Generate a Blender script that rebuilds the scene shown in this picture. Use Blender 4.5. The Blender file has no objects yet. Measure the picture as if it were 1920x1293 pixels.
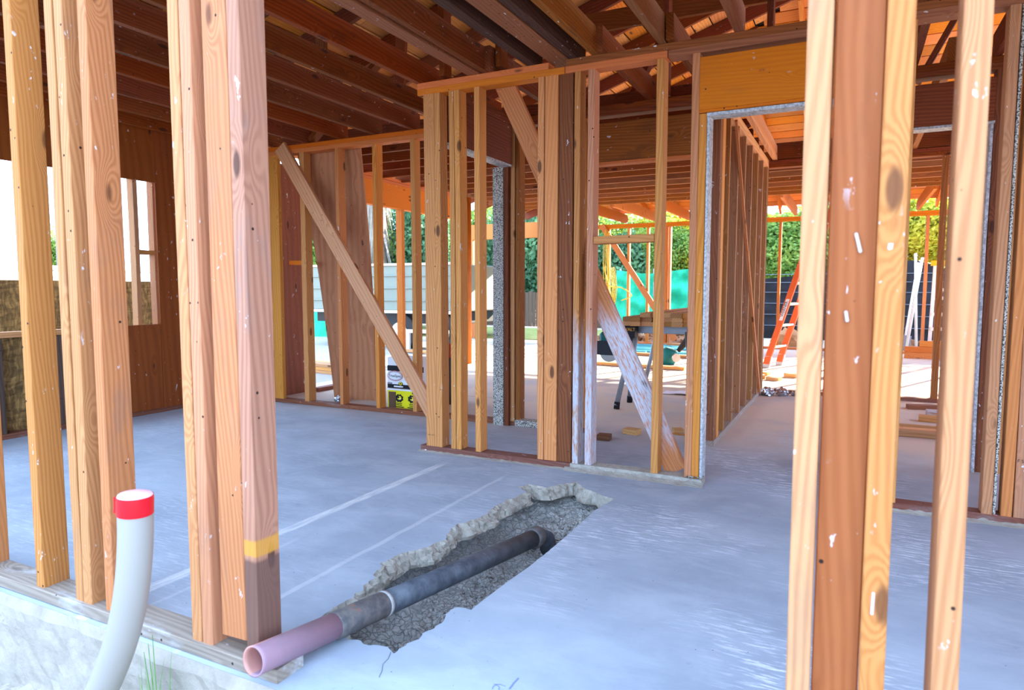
import bpy, bmesh, math, random
from mathutils import Vector, Matrix, noise
from mathutils.geometry import tessellate_polygon
random.seed(7)
SC = bpy.context.scene
COL = SC.collection
# ------------------------------------------------------------ camera
cd = bpy.data.cameras.new('camera'); cam = bpy.data.objects.new('camera', cd); COL.objects.link(cam)
SC.camera = cam
cam.location = (0, 0, 1.07)
TILT, YAW = math.radians(4.70), math.radians(26.63)
cam.rotation_euler = (math.radians(90) - TILT, 0, YAW)
cd.sensor_width = 36; cd.lens = 36 * 1272 / 1920
cd.clip_start = 0.05; cd.clip_end = 300
cd.dof.use_dof = True; cd.dof.focus_distance = 3.9; cd.dof.aperture_fstop = 4.5
# ------------------------------------------------------------ sky, sun, exposure
W = bpy.data.worlds.new('world'); SC.world = W; W.use_nodes = True
bg = W.node_tree.nodes['Background']
bg.inputs[0].default_value = (0.46, 0.67, 1.0, 1); bg.inputs[1].default_value = 4.6
sd = bpy.data.lights.new('sun', 'SUN'); sun = bpy.data.objects.new('sun', sd); COL.objects.link(sun)
sd.energy = 26.0; sd.color = (1.0, 0.86, 0.64); sd.angle = math.radians(0.6)
EL = math.radians(21.5); sv = Vector((0.39 * math.cos(EL), 0.92 * math.cos(EL), math.sin(EL)))
sun.rotation_euler = sv.to_track_quat('Z', 'Y').to_euler(); sun.location = (6, 16, 9)
SC.view_settings.view_transform = 'Standard'; SC.view_settings.look = 'None'
SC.view_settings.exposure = 0.72; SC.view_settings.gamma = 1.0
SC.view_settings.use_curve_mapping = False
try:
    SC.cycles.max_bounces = 12; SC.cycles.diffuse_bounces = 7
except Exception: pass

# ------------------------------------------------------------ material helpers
def rgb(h):
    h = h.lstrip('#'); c = [int(h[i:i+2], 16) / 255 for i in (0, 2, 4)]
    return tuple([(v / 12.92 if v <= .04045 else ((v + .055) / 1.055) ** 2.4) for v in c] + [1])
class NT:
    def __init__(s, name, rough=.8):
        s.m = bpy.data.materials.new(name); s.m.use_nodes = True; s.t = s.m.node_tree
        s.b = s.t.nodes['Principled BSDF']; s.b.inputs['Roughness'].default_value = rough
        s.b.inputs['Specular IOR Level'].default_value = .3
    def n(s, ty, **kw):
        x = s.t.nodes.new(ty)
        for k, v in kw.items(): setattr(x, k, v)
        return x
    def put(s, sock, v):
        if isinstance(v, bpy.types.NodeSocket): s.t.links.new(v, sock)
        elif v is not None: sock.default_value = v
    def vm(s, op, a, b=None):
        x = s.n('ShaderNodeVectorMath', operation=op); s.put(x.inputs[0], a)
        if b is not None: s.put(x.inputs[3] if op == 'SCALE' else x.inputs[1], b)
        return x.outputs[0]
    def ma(s, op, a, b=None, c=None, clamp=False):
        x = s.n('ShaderNodeMath', operation=op, use_clamp=clamp); s.put(x.inputs[0], a)
        if b is not None: s.put(x.inputs[1], b)
        if c is not None: s.put(x.inputs[2], c)
        return x.outputs[0]
    def noise(s, v, sc, det=3, rough=.55, dist=0):
        x = s.n('ShaderNodeTexNoise'); s.put(x.inputs['Vector'], v); x.inputs['Scale'].default_value = sc
        x.inputs['Detail'].default_value = det; x.inputs['Roughness'].default_value = rough; x.inputs['Distortion'].default_value = dist
        return x.outputs['Fac']
    def vor(s, v, sc, feat='F1'):
        x = s.n('ShaderNodeTexVoronoi', feature=feat); s.put(x.inputs['Vector'], v); x.inputs['Scale'].default_value = sc
        return x
    def mr(s, v, a, b, c=0., d=1.):
        x = s.n('ShaderNodeMapRange', interpolation_type='SMOOTHSTEP'); s.put(x.inputs[0], v)
        for i, k in enumerate((a, b, c, d)): x.inputs[i + 1].default_value = k
        return x.outputs[0]
    def mix(s, f, a, b, bt='MIX'):
        x = s.n('ShaderNodeMix', data_type='RGBA', blend_type=bt); s.put(x.inputs[0], f); s.put(x.inputs[6], a); s.put(x.inputs[7], b)
        return x.outputs[2]
    def base(s, c): s.put(s.b.inputs['Base Color'], c)
    def bump(s, h, st=.3, d=.002):
        x = s.n('ShaderNodeBump'); x.inputs['Strength'].default_value = st; x.inputs['Distance'].default_value = d
        s.put(x.inputs['Height'], h); s.put(s.b.inputs['Normal'], x.outputs[0])
    def obj(s): return s.n('ShaderNodeTexCoord').outputs['Object']
    def rnd(s): return s.n('ShaderNodeObjectInfo').outputs['Random']
M = {}
def plain(name, c, rough=.6, metal=0, nz=.12, sc=20):
    t = NT(name, rough); t.b.inputs['Metallic'].default_value = metal
    f = t.noise(t.obj(), sc, 3)
    c = rgb(c); d = tuple([v * (1 - nz * 2) for v in c[:3]] + [1])
    t.base(t.mix(f, c, d)); M[name] = t.m; return t
def wood(name, light, dark, var=.25, paint=0., stain=0., staincol='#4a3a30', freq=34, knot='#3a1c10', white_low=0., white_from=-9., burn=0., nails=1., con=.62):
    t = NT(name, .72); o = t.obj(); r = t.rnd()
    off = t.n('ShaderNodeCombineXYZ')
    for i, k in enumerate((17.3, 31.7, 53.1)): t.put(off.inputs[i], t.ma('MULTIPLY', r, k))
    v = t.vm('ADD', o, off.outputs[0])
    st = t.vm('MULTIPLY', v, (1, 1, .05))
    kv = t.vor(t.vm('MULTIPLY', v, (7, 7, 2.5)), 1.0)
    kd = kv.outputs['Distance']
    warp = t.noise(t.vm('MULTIPLY', v, (5, 5, .9)), 1.0, 2)
    w2 = t.n('ShaderNodeTexWave', wave_type='BANDS', bands_direction='DIAGONAL')
    near = t.mr(kd, .34, .04, 0, .07)
    sep = t.n('ShaderNodeCombineXYZ'); t.put(sep.inputs[0], t.ma('ADD', t.ma('MULTIPLY', warp, .11), near))
    t.put(w2.inputs['Vector'], t.vm('ADD', st, sep.outputs[0]))
    w2.inputs['Scale'].default_value = freq; w2.inputs['Distortion'].default_value = 2.2
    w2.inputs['Detail'].default_value = 2; w2.inputs['Detail Scale'].default_value = 1.2
    fib = t.noise(st, 190, 3, .6)
    g = t.ma('ADD', t.ma('MULTIPLY', w2.outputs['Fac'], .55), t.ma('MULTIPLY', fib, .45))
    c = t.mix(t.mr(g, .2, .9, .5-con/2, .5+con/2), rgb(light), rgb(dark))
    big = t.noise(t.vm('MULTIPLY', v, (2.5, 2.5, .8)), 1.6, 3)
    c = t.mix(t.mr(big, .35, .75, 0, .55), c, t.mix(.5, rgb(dark), rgb(light)))
    hv = t.n('ShaderNodeHueSaturation'); t.put(hv.inputs['Color'], c)
    t.put(hv.inputs['Hue'], t.mr(t.ma('FRACT', t.ma('MULTIPLY', r, 7.31)), 0, 1, .494, .506))
    t.put(hv.inputs['Saturation'], t.mr(t.ma('FRACT', t.ma('MULTIPLY', r, 3.77)), 0, 1, .93, 1.07))
    t.put(hv.inputs['Value'], t.mr(r, 0, 1, 1 - var, 1 + var)); c = hv.outputs[0]
    if stain:
        sn = t.noise(t.vm('MULTIPLY', v, (7, 7, 2.2)), 1.2, 5, .65)
        c = t.mix(t.mr(sn, .53, .72, 0, stain), c, rgb(staincol))
    c = t.mix(t.mr(kd, .125, .07, 0, .8), c, rgb(knot))
    if nails:
        nv = t.vor(v, 26); c = t.mix(t.ma('MULTIPLY', t.mr(nv.outputs['Distance'], .13, .09), t.ma('GREATER_THAN', t.n('ShaderNodeSeparateColor') and _r(t, nv), 1 - .13 * nails)), c, rgb('#2a1812'))
    if paint:
        pn = t.noise(t.vm('MULTIPLY', v, (1, 1, .45)), 46, 3, .6); pl = t.noise(v, 5, 2)
        c = t.mix(t.ma('MULTIPLY', t.mr(pn, .66, .70), t.mr(pl, .48, .62, 0, paint)), c, rgb('#d8d8dc'))
    if white_low:
        z = t.n('ShaderNodeSeparateXYZ'); t.put(z.inputs[0], o)
        zz = t.ma('ADD', z.outputs[2], t.ma('MULTIPLY', t.noise(t.vm('MULTIPLY', v, (9, 9, 2)), 1, 4), .7))
        f = t.ma('MULTIPLY', t.mr(zz, white_low + .45, white_low + .15), t.mr(zz, white_from + .05, white_from + .3))
        f = t.ma('MULTIPLY', f, t.mr(t.noise(t.vm('MULTIPLY', v, (1, 1, .12)), 120, 3, .7), .36, .56, .12, .92))
        c = t.mix(f, c, rgb('#b9bcc6'))
    if burn:
        z = t.n('ShaderNodeSeparateXYZ'); t.put(z.inputs[0], o)
        zz = t.ma('ADD', z.outputs[2], t.ma('MULTIPLY', t.noise(v, 9, 2), .02))
        f = t.mr(zz, burn, burn - .015)
        c = t.mix(t.ma('MULTIPLY', f, .8), c, rgb('#5a4038'))
        f2 = t.ma('MULTIPLY', t.mr(zz, burn, burn + .01), t.mr(zz, burn + .055, burn + .045))
        c = t.mix(t.ma('MULTIPLY', f2, .8), c, rgb('#c88a30'))
    t.base(c); t.bump(g, .35, .0015); M[name] = t.m
def _r(t, nv):
    s = t.n('ShaderNodeSeparateColor'); t.put(s.inputs[0], nv.outputs['Color']); return s.outputs[0]

wood('fir_front', '#c68756', '#a2643a', .06, paint=.8, stain=.30, staincol='#7c6458', freq=46, knot='#5a3018')
wood('fir_corner', '#b88668', '#94644c', .04, paint=.9, stain=.55, staincol='#857470', freq=30, burn=.30)
wood('fir_flat', '#a6683c', '#8e5028', .04, paint=.9, stain=.15, freq=30, con=.4)
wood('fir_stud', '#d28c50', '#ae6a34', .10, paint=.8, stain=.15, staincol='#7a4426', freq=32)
wood('fir_gold', '#d48c42', '#b86c2c', .06, paint=.3, freq=26)
wood('fir_dark', '#84502f', '#58301c', .14, paint=1., stain=.4, staincol='#3a2420', freq=30)
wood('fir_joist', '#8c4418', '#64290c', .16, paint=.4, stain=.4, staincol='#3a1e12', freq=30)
wood('fir_joist_brown', '#9c6034', '#784220', .10, paint=.8, stain=.35, staincol='#4a2a1c', freq=30)
wood('fir_black', '#5a382a', '#33201a', .12, paint=.8, stain=.9, staincol='#1c1412', freq=30)
wood('fir_beyond', '#cd8038', '#a4581c', .14, freq=32)
wood('fir_header', '#d87826', '#c2601c', .05, paint=.3, stain=.1, freq=30, con=.4)
wood('fir_hall', '#b07c4c', '#8c5c34', .08, paint=1., stain=.4, staincol='#6a4428', freq=30)
wood('fir_white', '#c98a5c', '#9c603c', .06, paint=1., freq=32, white_low=.75)
wood('fir_brace_white', '#c87c48', '#9c5a38', .04, paint=.8, freq=32, white_low=1.05, white_from=.45)
wood('fir_brace', '#dca06a', '#c07c46', .05, paint=.3, freq=20)
wood('plate_wood', '#8a5440', '#6a3c2c', .15, paint=1.6, stain=.5, staincol='#8f8c8c', freq=30)
wood('plate_grey', '#a08f80', '#7c6a5e', .1, paint=1.6, stain=.5, staincol='#c8ccd2', freq=30, knot='#6a5a50')
wood('plywood_red', '#98542f', '#7a3c20', .04, paint=.9, stain=.2, freq=9, con=.5)
wood('plywood_tan', '#bd8050', '#9c5e34', .05, paint=.2, stain=.35, staincol='#8a4a26', freq=8, con=.6)
wood('roof_board', '#d48c44', '#b4682c', .2, stain=.3, staincol='#7a3c18', freq=20)
wood('fence_wood', '#6a5648', '#48382e', .2, freq=20)
wood('lumber', '#d8a468', '#b47c40', .3, freq=26)

def _n3(t, o, sc):
    x = t.n('ShaderNodeTexNoise'); t.put(x.inputs['Vector'], o); x.inputs['Scale'].default_value = sc; return x.outputs['Color']
def concrete():
    t = NT('concrete', .82); o = t.obj()
    a = t.noise(o, 1.3, 6, .62); b = t.noise(t.vm('MULTIPLY', o, (1, 1.7, 1)), 2.6, 7, .68, .4)
    c = t.mix(t.mr(a, .3, .7), rgb('#8f97a2'), rgb('#a3abb6'))
    c = t.mix(t.mr(b, .42, .70, 0, .45), c, rgb('#b6bdc6'))
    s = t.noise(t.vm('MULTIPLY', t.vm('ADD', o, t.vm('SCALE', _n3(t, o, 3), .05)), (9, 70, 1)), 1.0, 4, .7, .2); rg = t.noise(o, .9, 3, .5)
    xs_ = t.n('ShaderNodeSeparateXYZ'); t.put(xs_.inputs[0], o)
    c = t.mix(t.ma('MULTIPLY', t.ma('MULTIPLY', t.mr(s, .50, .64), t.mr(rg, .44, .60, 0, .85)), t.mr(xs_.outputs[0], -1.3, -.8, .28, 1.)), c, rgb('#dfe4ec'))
    d = t.noise(o, 22, 4, .7); c = t.mix(t.mr(d, .62, .75, 0, .35), c, rgb('#777c84'))
    xyz = t.n('ShaderNodeSeparateXYZ'); t.put(xyz.inputs[0], o); x, y = xyz.outputs[0], xyz.outputs[1]
    # dusty ghost lines left by the old partition, and tan sawdust further in
    for x0, wd, y0, y1, k in ((-2.22, .035, 1.2, 3.55, .75), (-1.75, .016, 1.2, 3.5, .35), (-2.1, .012, 1.2, 2.2, .2)):
        dx = t.ma('ABSOLUTE', t.ma('SUBTRACT', t.ma('ADD', x, t.ma('MULTIPLY', t.noise(o, 5, 3), .03)), x0 + .015))
        f = t.ma('MULTIPLY', t.mr(dx, wd, wd * .5), t.ma('MULTIPLY', t.mr(y, y0, y0 + .1), t.mr(y, y1, y1 - .2)))
        f = t.ma('MULTIPLY', f, t.mr(t.noise(t.vm('MULTIPLY', o, (60, 6, 1)), 1, 3), .35, .6, .25, k))
        c = t.mix(f, c, rgb('#d9d8d6'))
    f = t.ma('MULTIPLY', t.mr(y, 4.2, 5.4), t.mr(t.noise(o, 1.1, 5, .6), .30, .6, .4, .95))
    c = t.mix(f, c, rgb('#d2c0ac'))
    v = t.vor(t.vm('ADD', o, t.vm('SCALE', t.vm('SUBTRACT', t.n('ShaderNodeTexCoord').outputs['Object'], (0, 0, 0)), .0)), 42)
    c = t.mix(t.ma('MULTIPLY', t.mr(v.outputs['Distance'], .10, .06), t.ma('GREATER_THAN', _r(t, v), .93)), c, rgb('#33302e'))
    t.base(c); t.bump(t.ma('ADD', a, t.ma('MULTIPLY', s, .5)), .25, .004); M['concrete'] = t.m
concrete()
def rough_mat(name, c1, c2, c3, sc=9, bump=.8, d=.01, crack=True):
    t = NT(name, .95); o = t.obj()
    a = t.noise(o, sc, 6, .7); v = t.vor(t.vm('ADD', o, t.vm('SCALE', _n3(t, o, sc), .08)), sc * 2.2, 'DISTANCE_TO_EDGE')
    c = t.mix(t.mr(a, .3, .7), rgb(c1), rgb(c2))
    if crack: c = t.mix(t.mr(v.outputs['Distance'], .06, .0, 0, .6), c, rgb(c3))
    else: c = t.mix(t.mr(a, .64, .76), c, rgb(c3))
    t.base(c); t.bump(t.ma('ADD', t.ma('MULTIPLY', a, 1.), t.mr(v.outputs['Distance'], 0, .12, 0, .5 if crack else .0)), bump, d); M[name] = t.m
rough_mat('soil', '#a09e9a', '#bebab4', '#68645f', 16)
rough_mat('broken_concrete', '#b4ada0', '#989084', '#7c766c', 26, .9, .01, False)
rough_mat('foundation_stucco', '#8c8276', '#a0968a', '#5c524a', 9, .9, .012, False)
rough_mat('white_soil', '#8c8276', '#a89e90', '#544c46', 9, .9, .02, False)
rough_mat('far_ground', '#b5a48e', '#c9bba6', '#8a7a66', 2.5, .3, .01, False)
rough_mat('far_paving', '#98948e', '#a8a49c', '#a09c96', 1.5, .2, .005, False)
rough_mat('grass_ground', '#6f7a3a', '#8f8a50', '#5a6030', 4, .5, .02, False)
rough_mat('boulder_rock', '#c09a70', '#a8825c', '#7a5c40', 4, .8, .03, False)
def speckle():
    t = NT('plaster_edge', .9); o = t.obj(); n_ = t.noise(o, 150, 2, .7)
    t.base(t.mix(t.mr(n_, .42, .55), rgb('#3c3834'), rgb('#c4bfb4'))); t.bump(n_, .5, .002); M['plaster_edge'] = t.m
    t = NT('metal_bead', .55); o = t.obj(); n_ = t.noise(o, 60, 3, .7)
    t.base(t.mix(t.mr(n_, .35, .65), rgb('#8f9296'), rgb('#c9ccd0'))); t.b.inputs['Metallic'].default_value = .2; M['metal_bead'] = t.m
speckle()
def osb(nm, A, B):
    t = NT(nm, .8); o = t.obj()
    n0 = _n3(t, o, 5); oo = t.vm('ADD', o, t.vm('SCALE', n0, .12)); x = t.vor(t.vm('MULTIPLY', oo, A), 1.6); y = t.vor(t.vm('MULTIPLY', oo, B), 1.4)
    s = t.n('ShaderNodeSeparateColor'); t.put(s.inputs[0], x.outputs['Color']); s2 = t.n('ShaderNodeSeparateColor'); t.put(s2.inputs[0], y.outputs['Color'])
    f = t.ma('MULTIPLY', t.ma('ADD', s.outputs[0], s2.outputs[1]), .5)
    c = t.mix(f, rgb('#6a5230'), rgb('#c09a5c')); c = t.mix(t.mr(x.outputs['Distance'], .3, .7, 0, .5), c, rgb('#4c3a22'))
    t.base(c); M[nm] = t.m
osb('strand_board', (34, 1, 7), (7, 1, 36)); osb('strand_board_wall', (1, 34, 7), (1, 7, 36))
plain('pvc_white', '#9f9890', .35, nz=.03, sc=6)
plain('mark_white', '#c8c8cc', .8); plain('tape_red', '#e01826', .25, nz=.1, sc=30)
plain('tape_cap', '#f0b8c0', .3, nz=.1, sc=30)
def pipes():
    t = NT('iron_pipe', .5); o = t.obj(); n_ = t.noise(o, 14, 5, .65)
    c = t.mix(t.mr(n_, .35, .7), rgb('#3c4048'), rgb('#5c6068')); c = t.mix(t.mr(t.noise(o, 30, 4, .7), .66, .74, 0, .6), c, rgb('#8a8078'))
    t.base(c); t.bump(n_, .3, .002); M['iron_pipe'] = t.m
    t = NT('copper_pipe', .45); o = t.obj(); n_ = t.noise(t.vm('MULTIPLY', o, (1, 1, .3)), 8, 3, .6)
    x = t.n('ShaderNodeSeparateXYZ'); t.put(x.inputs[0], o)
    c = t.mix(t.mr(n_, .4, .62), rgb('#c88a80'), rgb('#a87868'))
    c = t.mix(t.mr(t.ma('ADD', x.outputs[0], t.ma('MULTIPLY', n_, .006)), -.004, .0, 0, .75), c, rgb('#8a7488'))
    t.base(c); M['copper_pipe'] = t.m
    t = NT('iron_sleeve', .55); o = t.obj(); n_ = t.noise(o, 20, 5, .7)
    c = t.mix(t.mr(n_, .35, .65), rgb('#4c4a4c'), rgb('#6c6460')); c = t.mix(t.mr(t.noise(o, 9, 3, .7), .6, .66, 0, .6), c, rgb('#8a5a48'))
    t.base(c); M['iron_sleeve'] = t.m
pipes()
plain('rust_dark', '#5a4240', .7)
plain('seal_white', '#b8b6b4', .8, nz=.3, sc=60)
plain('ladder_orange', '#ef7038', .5); plain('ladder_metal', '#d8d4cc', .4, .3)
plain('black_screen', '#23242a', .85, nz=.25, sc=3); plain('screen_line', '#6c7480', .8)
def green():
    t = NT('green_screen', .8); n_ = t.noise(t.obj(), 1.6, 4, .6)
    t.base(t.mix(t.mr(n_, .35, .65), rgb('#0f8f68'), rgb('#2fb890'))); M['green_screen'] = t.m
green()
plain('galvanised', '#9aa4ac', .4, .5); plain('rubber_black', '#1c1c20', .8)
plain('case_black', '#22252c', .6); plain('letter_yellow', '#f4b010', .6); plain('teal_plastic', '#107070', .5)
plain('steel', '#b0b0ac', .35, .8); plain('card_white', '#e8eaec', .7, nz=.03); plain('ink_black', '#161820', .7)
plain('ink_red', '#c01c30', .6); plain('card_yellow', '#e8e018', .6, nz=.03); plain('card_brown', '#6a5038', .8)
plain('trailer_green', '#808a80', .6, nz=.04, sc=3); plain('tyre', '#3a3c40', .8); plain('white_paint', '#e4e4e2', .5)
plain('dark_body', '#2a3038', .5); plain('red_paint', '#b0402c', .5); plain('paper', '#dfe2f2', .8, nz=.02)
plain('foil', '#c8c8d0', .25, .8, .3, 60); plain('cord_yellow', '#f0cc40', .6); plain('yellow_plastic', '#f0c020', .5)
plain('pvc_blue', '#58b8c8', .6); plain('stucco_cream', '#e8dcc8', .9); plain('roof_tile', '#c89878', .9)
plain('lattice_white', '#f0f0f0', .7, nz=.02); plain('pole_grey', '#8a8c94', .8); plain('log_orange', '#c86c14', .5, nz=.3, sc=9)
plain('sun_block_dark', '#3a3230', .95); plain('thatch', '#d09a5c', .9, nz=.3, sc=60); plain('palm_bark', '#a89a8c', .9, nz=.3, sc=12)
plain('debris', '#a07858', .9, nz=.35, sc=9); plain('bark', '#5c4634', .9)
def leafm(name, a, b, tr=.4):
    t = NT(name, .5); n_ = t.noise(t.obj(), .9, 3, .6); n2 = t.noise(t.obj(), 14, 1)
    c = t.mix(t.mr(t.ma('ADD', t.ma('MULTIPLY', n_, .6), t.ma('MULTIPLY', n2, .4)), .38, .62), rgb(a), rgb(b)); t.base(c)
    tl = t.n('ShaderNodeBsdfTranslucent'); t.put(tl.inputs[0], c); mx = t.n('ShaderNodeMixShader'); mx.inputs[0].default_value = tr
    t.t.links.new(t.b.outputs[0], mx.inputs[1]); t.t.links.new(tl.outputs[0], mx.inputs[2])
    t.t.links.new(mx.outputs[0], t.t.nodes['Material Output'].inputs[0]); M[name] = t.m
leafm('leaf_yellow', '#8c9830', '#d8c848', .55); leafm('leaf_green', '#5f8a40', '#a4b454', .45); leafm('leaf_dark', '#3a6648', '#6e9668', .35)
leafm('blade_green', '#4c9a34', '#7cc050', .4)

# ------------------------------------------------------------ object helpers
def link(name, me, mat=None, parent=None, loc=None, mw=None):
    o = bpy.data.objects.new(name, me); COL.objects.link(o)
    if mat: me.materials.append(M[mat])
    if mw is not None: o.matrix_world = mw
    elif loc: o.location = loc
    if parent:
        o.parent = parent; o.location = o.location - WL(parent)
    return o
def WL(o):
    v = o.location.copy()
    while o.parent: o = o.parent; v += o.location
    return v
def empty(name, loc, label=None, cat=None, group=None, kind=None):
    o = bpy.data.objects.new(name, None); COL.objects.link(o); o.location = loc; o.empty_display_size = .1
    return tag(o, label, cat, group, kind)
def tag(o, label=None, cat=None, group=None, kind=None):
    if label: o['label'] = label
    if cat: o['category'] = cat
    if group: o['group'] = group
    if kind: o['kind'] = kind
    return o
def boardmesh(L, w, t, bow=.003, ch=.0025, seg=6):
    cs = [(-w/2+ch, -t/2), (w/2-ch, -t/2), (w/2, -t/2+ch), (w/2, t/2-ch), (w/2-ch, t/2), (-w/2+ch, t/2), (-w/2, t/2-ch), (-w/2, -t/2+ch)]
    ax, ay, tw = random.uniform(-bow, bow), random.uniform(-bow, bow), random.uniform(-1, 1) * bow
    V, F = [], []
    for i in range(seg + 1):
        u = i / seg; s = math.sin(math.pi * u)
        jx, jy = (random.uniform(-1, 1) * bow * .15 for _ in '12')
        for x, y in cs: V.append((x + ax * s + jx, y + ay * s + jy + tw * x / w * (u - .5) * 2, L * u))
    for i in range(seg):
        for k in range(8): a = i * 8 + k; b = i * 8 + (k + 1) % 8; F.append((a, b, b + 8, a + 8))
    F.append(tuple(range(7, -1, -1))); F.append(tuple(range(seg * 8, seg * 8 + 8)))
    me = bpy.data.meshes.new('board'); me.from_pydata(V, [], F); me.update(); return me
def board(name, p0, p1, w, t, wide, mat, parent=None, bow=.003, seg=6, ch=.0025):
    """a sawn board from p0 to p1; 'wide' is the direction of its width w"""
    p0, p1 = Vector(p0), Vector(p1); z = (p1 - p0); L = z.length; z.normalize()
    x = Vector(wide); x = (x - z * x.dot(z)).normalized(); y = z.cross(x)
    mw = Matrix((x, y, z)).transposed().to_4x4(); mw.translation = p0
    return link(name, boardmesh(L, w, t, bow, ch, seg), mat, parent, mw=mw)
def bx(bm, x0, x1, y0, y1, z0, z1):
    vs = [bm.verts.new(p) for p in ((x0,y0,z0),(x1,y0,z0),(x1,y1,z0),(x0,y1,z0),(x0,y0,z1),(x1,y0,z1),(x1,y1,z1),(x0,y1,z1))]
    for f in ((3,2,1,0),(4,5,6,7),(0,1,5,4),(1,2,6,5),(2,3,7,6),(3,0,4,7)): bm.faces.new([vs[i] for i in f])
def bmo(name, bm, mat, parent=None, loc=None, bev=0, smooth=False):
    if bev: bmesh.ops.bevel(bm, geom=bm.edges[:], offset=bev, segments=1, affect='EDGES')
    bmesh.ops.recalc_face_normals(bm, faces=bm.faces[:])
    me = bpy.data.meshes.new(name); bm.to_mesh(me); bm.free()
    if smooth:
        for p in me.polygons: p.use_smooth = True
    o = link(name, me, mat, None, loc or (0, 0, 0))
    if parent: o.parent = parent; o.location = o.location - WL(parent)
    return o
def box(name, x0, x1, y0, y1, z0, z1, mat, parent=None, bev=.004):
    """box whose origin sits at its base centre"""
    c = ((x0 + x1) / 2, (y0 + y1) / 2, z0); bm = bmesh.new(); bx(bm, x0-c[0], x1-c[0], y0-c[1], y1-c[1], 0, z1-z0)
    return bmo(name, bm, mat, parent, c, min(bev, .2 * min(x1-x0, y1-y0, z1-z0)))
def tube(name, pts, r, mat, parent=None, n=16, caps=True, inner=0, smooth=True):
    pts = [Vector(p) for p in pts]; rs = r if isinstance(r, (list, tuple)) else [r] * len(pts)
    o0 = pts[0].copy(); bm = bmesh.new(); rings = []
    up = Vector((0, 0, 1)); t0 = (pts[1] - pts[0]).normalized()
    if abs(t0.dot(up)) > .9: up = Vector((1, 0, 0))
    def ring(p, tg, rr):
        nonlocal up
        a = (up - tg * up.dot(tg)).normalized(); up = a; b = tg.cross(a)
        return [bm.verts.new(p - o0 + (a * math.cos(6.28318 * k / n) + b * math.sin(6.28318 * k / n)) * rr) for k in range(n)]
    T = [(pts[min(i+1, len(pts)-1)] - pts[max(i-1, 0)]).normalized() for i in range(len(pts))]
    for i, p in enumerate(pts): rings.append(ring(p, T[i], rs[i]))
    def sk(a, b):
        for k in range(n): bm.faces.new((a[k], a[(k+1) % n], b[(k+1) % n], b[k]))
    for i in range(len(rings) - 1): sk(rings[i], rings[i+1])
    if inner:
        up = Vector((0, 0, 1)); ii = [ring(pts[i], T[i], rs[i] - inner) for i in range(len(pts))]
        sk(ii[0], rings[0]); sk(rings[-1], ii[-1])
        for i in range(len(ii) - 1): sk(ii[i+1], ii[i])
    elif caps:
        bm.faces.new(rings[0][::-1]); bm.faces.new(rings[-1])
    ob = bmo(name, bm, mat, None, o0, 0, smooth)
    for p in ob.data.polygons:
        if len(p.vertices) > 4: p.use_smooth = False
    if parent: ob.parent = parent; ob.location = o0 - WL(parent)
    return ob
def text(name, st, size, mat, loc, rot, parent, ext=.0008, mat4=None):
    c = bpy.data.curves.new(name, 'FONT'); c.body = st; c.size = size; c.extrude = ext; c.align_x = 'CENTER'; c.align_y = 'CENTER'
    tmp = bpy.data.objects.new(name, c); COL.objects.link(tmp); bpy.context.view_layer.update()
    me = bpy.data.meshes.new_from_object(tmp.evaluated_get(bpy.context.evaluated_depsgraph_get())); me.materials.clear(); me.materials.append(M[mat])
    bpy.data.objects.remove(tmp); bpy.data.curves.remove(c)
    o = bpy.data.objects.new(name, me); COL.objects.link(o); o.parent = parent
    if mat4 is not None: o.matrix_local = mat4
    else: o.rotation_euler = rot; o.location = Vector(loc) - WL(parent)
    return o
YD, XD, ZD = (0, 1, 0), (1, 0, 0), (0, 0, 1)
ZT = 2.298                                          # underside of the top plates
def stud(par, x0, x1, y0, y1, mat, z0=.04, z1=ZT, name='stud', bow=.004, label=None):
    wx, wy = x1 - x0, y1 - y0
    o = board(name, ((x0+x1)/2, (y0+y1)/2, z0), ((x0+x1)/2, (y0+y1)/2, z1), max(wx, wy), min(wx, wy), XD if wx > wy else YD, mat, par, bow)
    if label: o['label'] = label
    return o
def platex(par, x0, x1, y, z0, z1, mat, name, d=.09, bow=.002):
    return board(name, (x0, y + d/2, (z0+z1)/2), (x1, y + d/2, (z0+z1)/2), d, z1 - z0, YD, mat, par, bow, 10)

# ------------------------------------------------------------ GROUND AND SLAB
TR = [(-1.528,1.639),(-1.523,1.742),(-1.523,1.842),(-1.558,1.933),(-1.612,2.079),(-1.604,2.209),(-1.553,2.285),(-1.526,2.406),(-1.555,2.461),(-1.581,2.583),(-1.547,2.68),(-1.522,2.776),(-1.547,2.887),(-1.535,3.025),(-1.514,3.157),(-1.521,3.196),(-1.59,3.248),(-1.55,3.312),(-1.443,3.299),(-1.405,3.385),(-1.34,3.473),(-1.253,3.373),(-1.053,3.267),(-1.083,3.066),(-1.077,2.745),(-1.078,2.51),(-1.083,2.316),(-1.097,2.128),(-1.107,1.9),(-1.161,1.893),(-1.168,1.864),(-1.152,1.799),(-1.152,1.737),(-1.157,1.698),(-1.159,1.654),(-1.171,1.606),(-1.182,1.568),(-1.238,1.58),(-1.266,1.566),(-1.348,1.566),(-1.44,1.60)]
RAG = []                                            # finer, ragged outline
for i, a in enumerate(TR):
    b = TR[(i + 1) % len(TR)]; L = math.dist(a, b); n = max(1, int(L / .011)); straight = a[0] > -1.12 and b[0] > -1.12
    for k in range(n):
        u = k / n; x = a[0] + (b[0]-a[0])*u; y = a[1] + (b[1]-a[1])*u
        j = .0015 if straight else .014
        RAG.append((x + j * (noise.noise(Vector((x*31, y*31, 1))) + .6*noise.noise(Vector((x*80, y*80, 5)))), y + j * noise.noise(Vector((x*31, y*31, 9)))))
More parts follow.
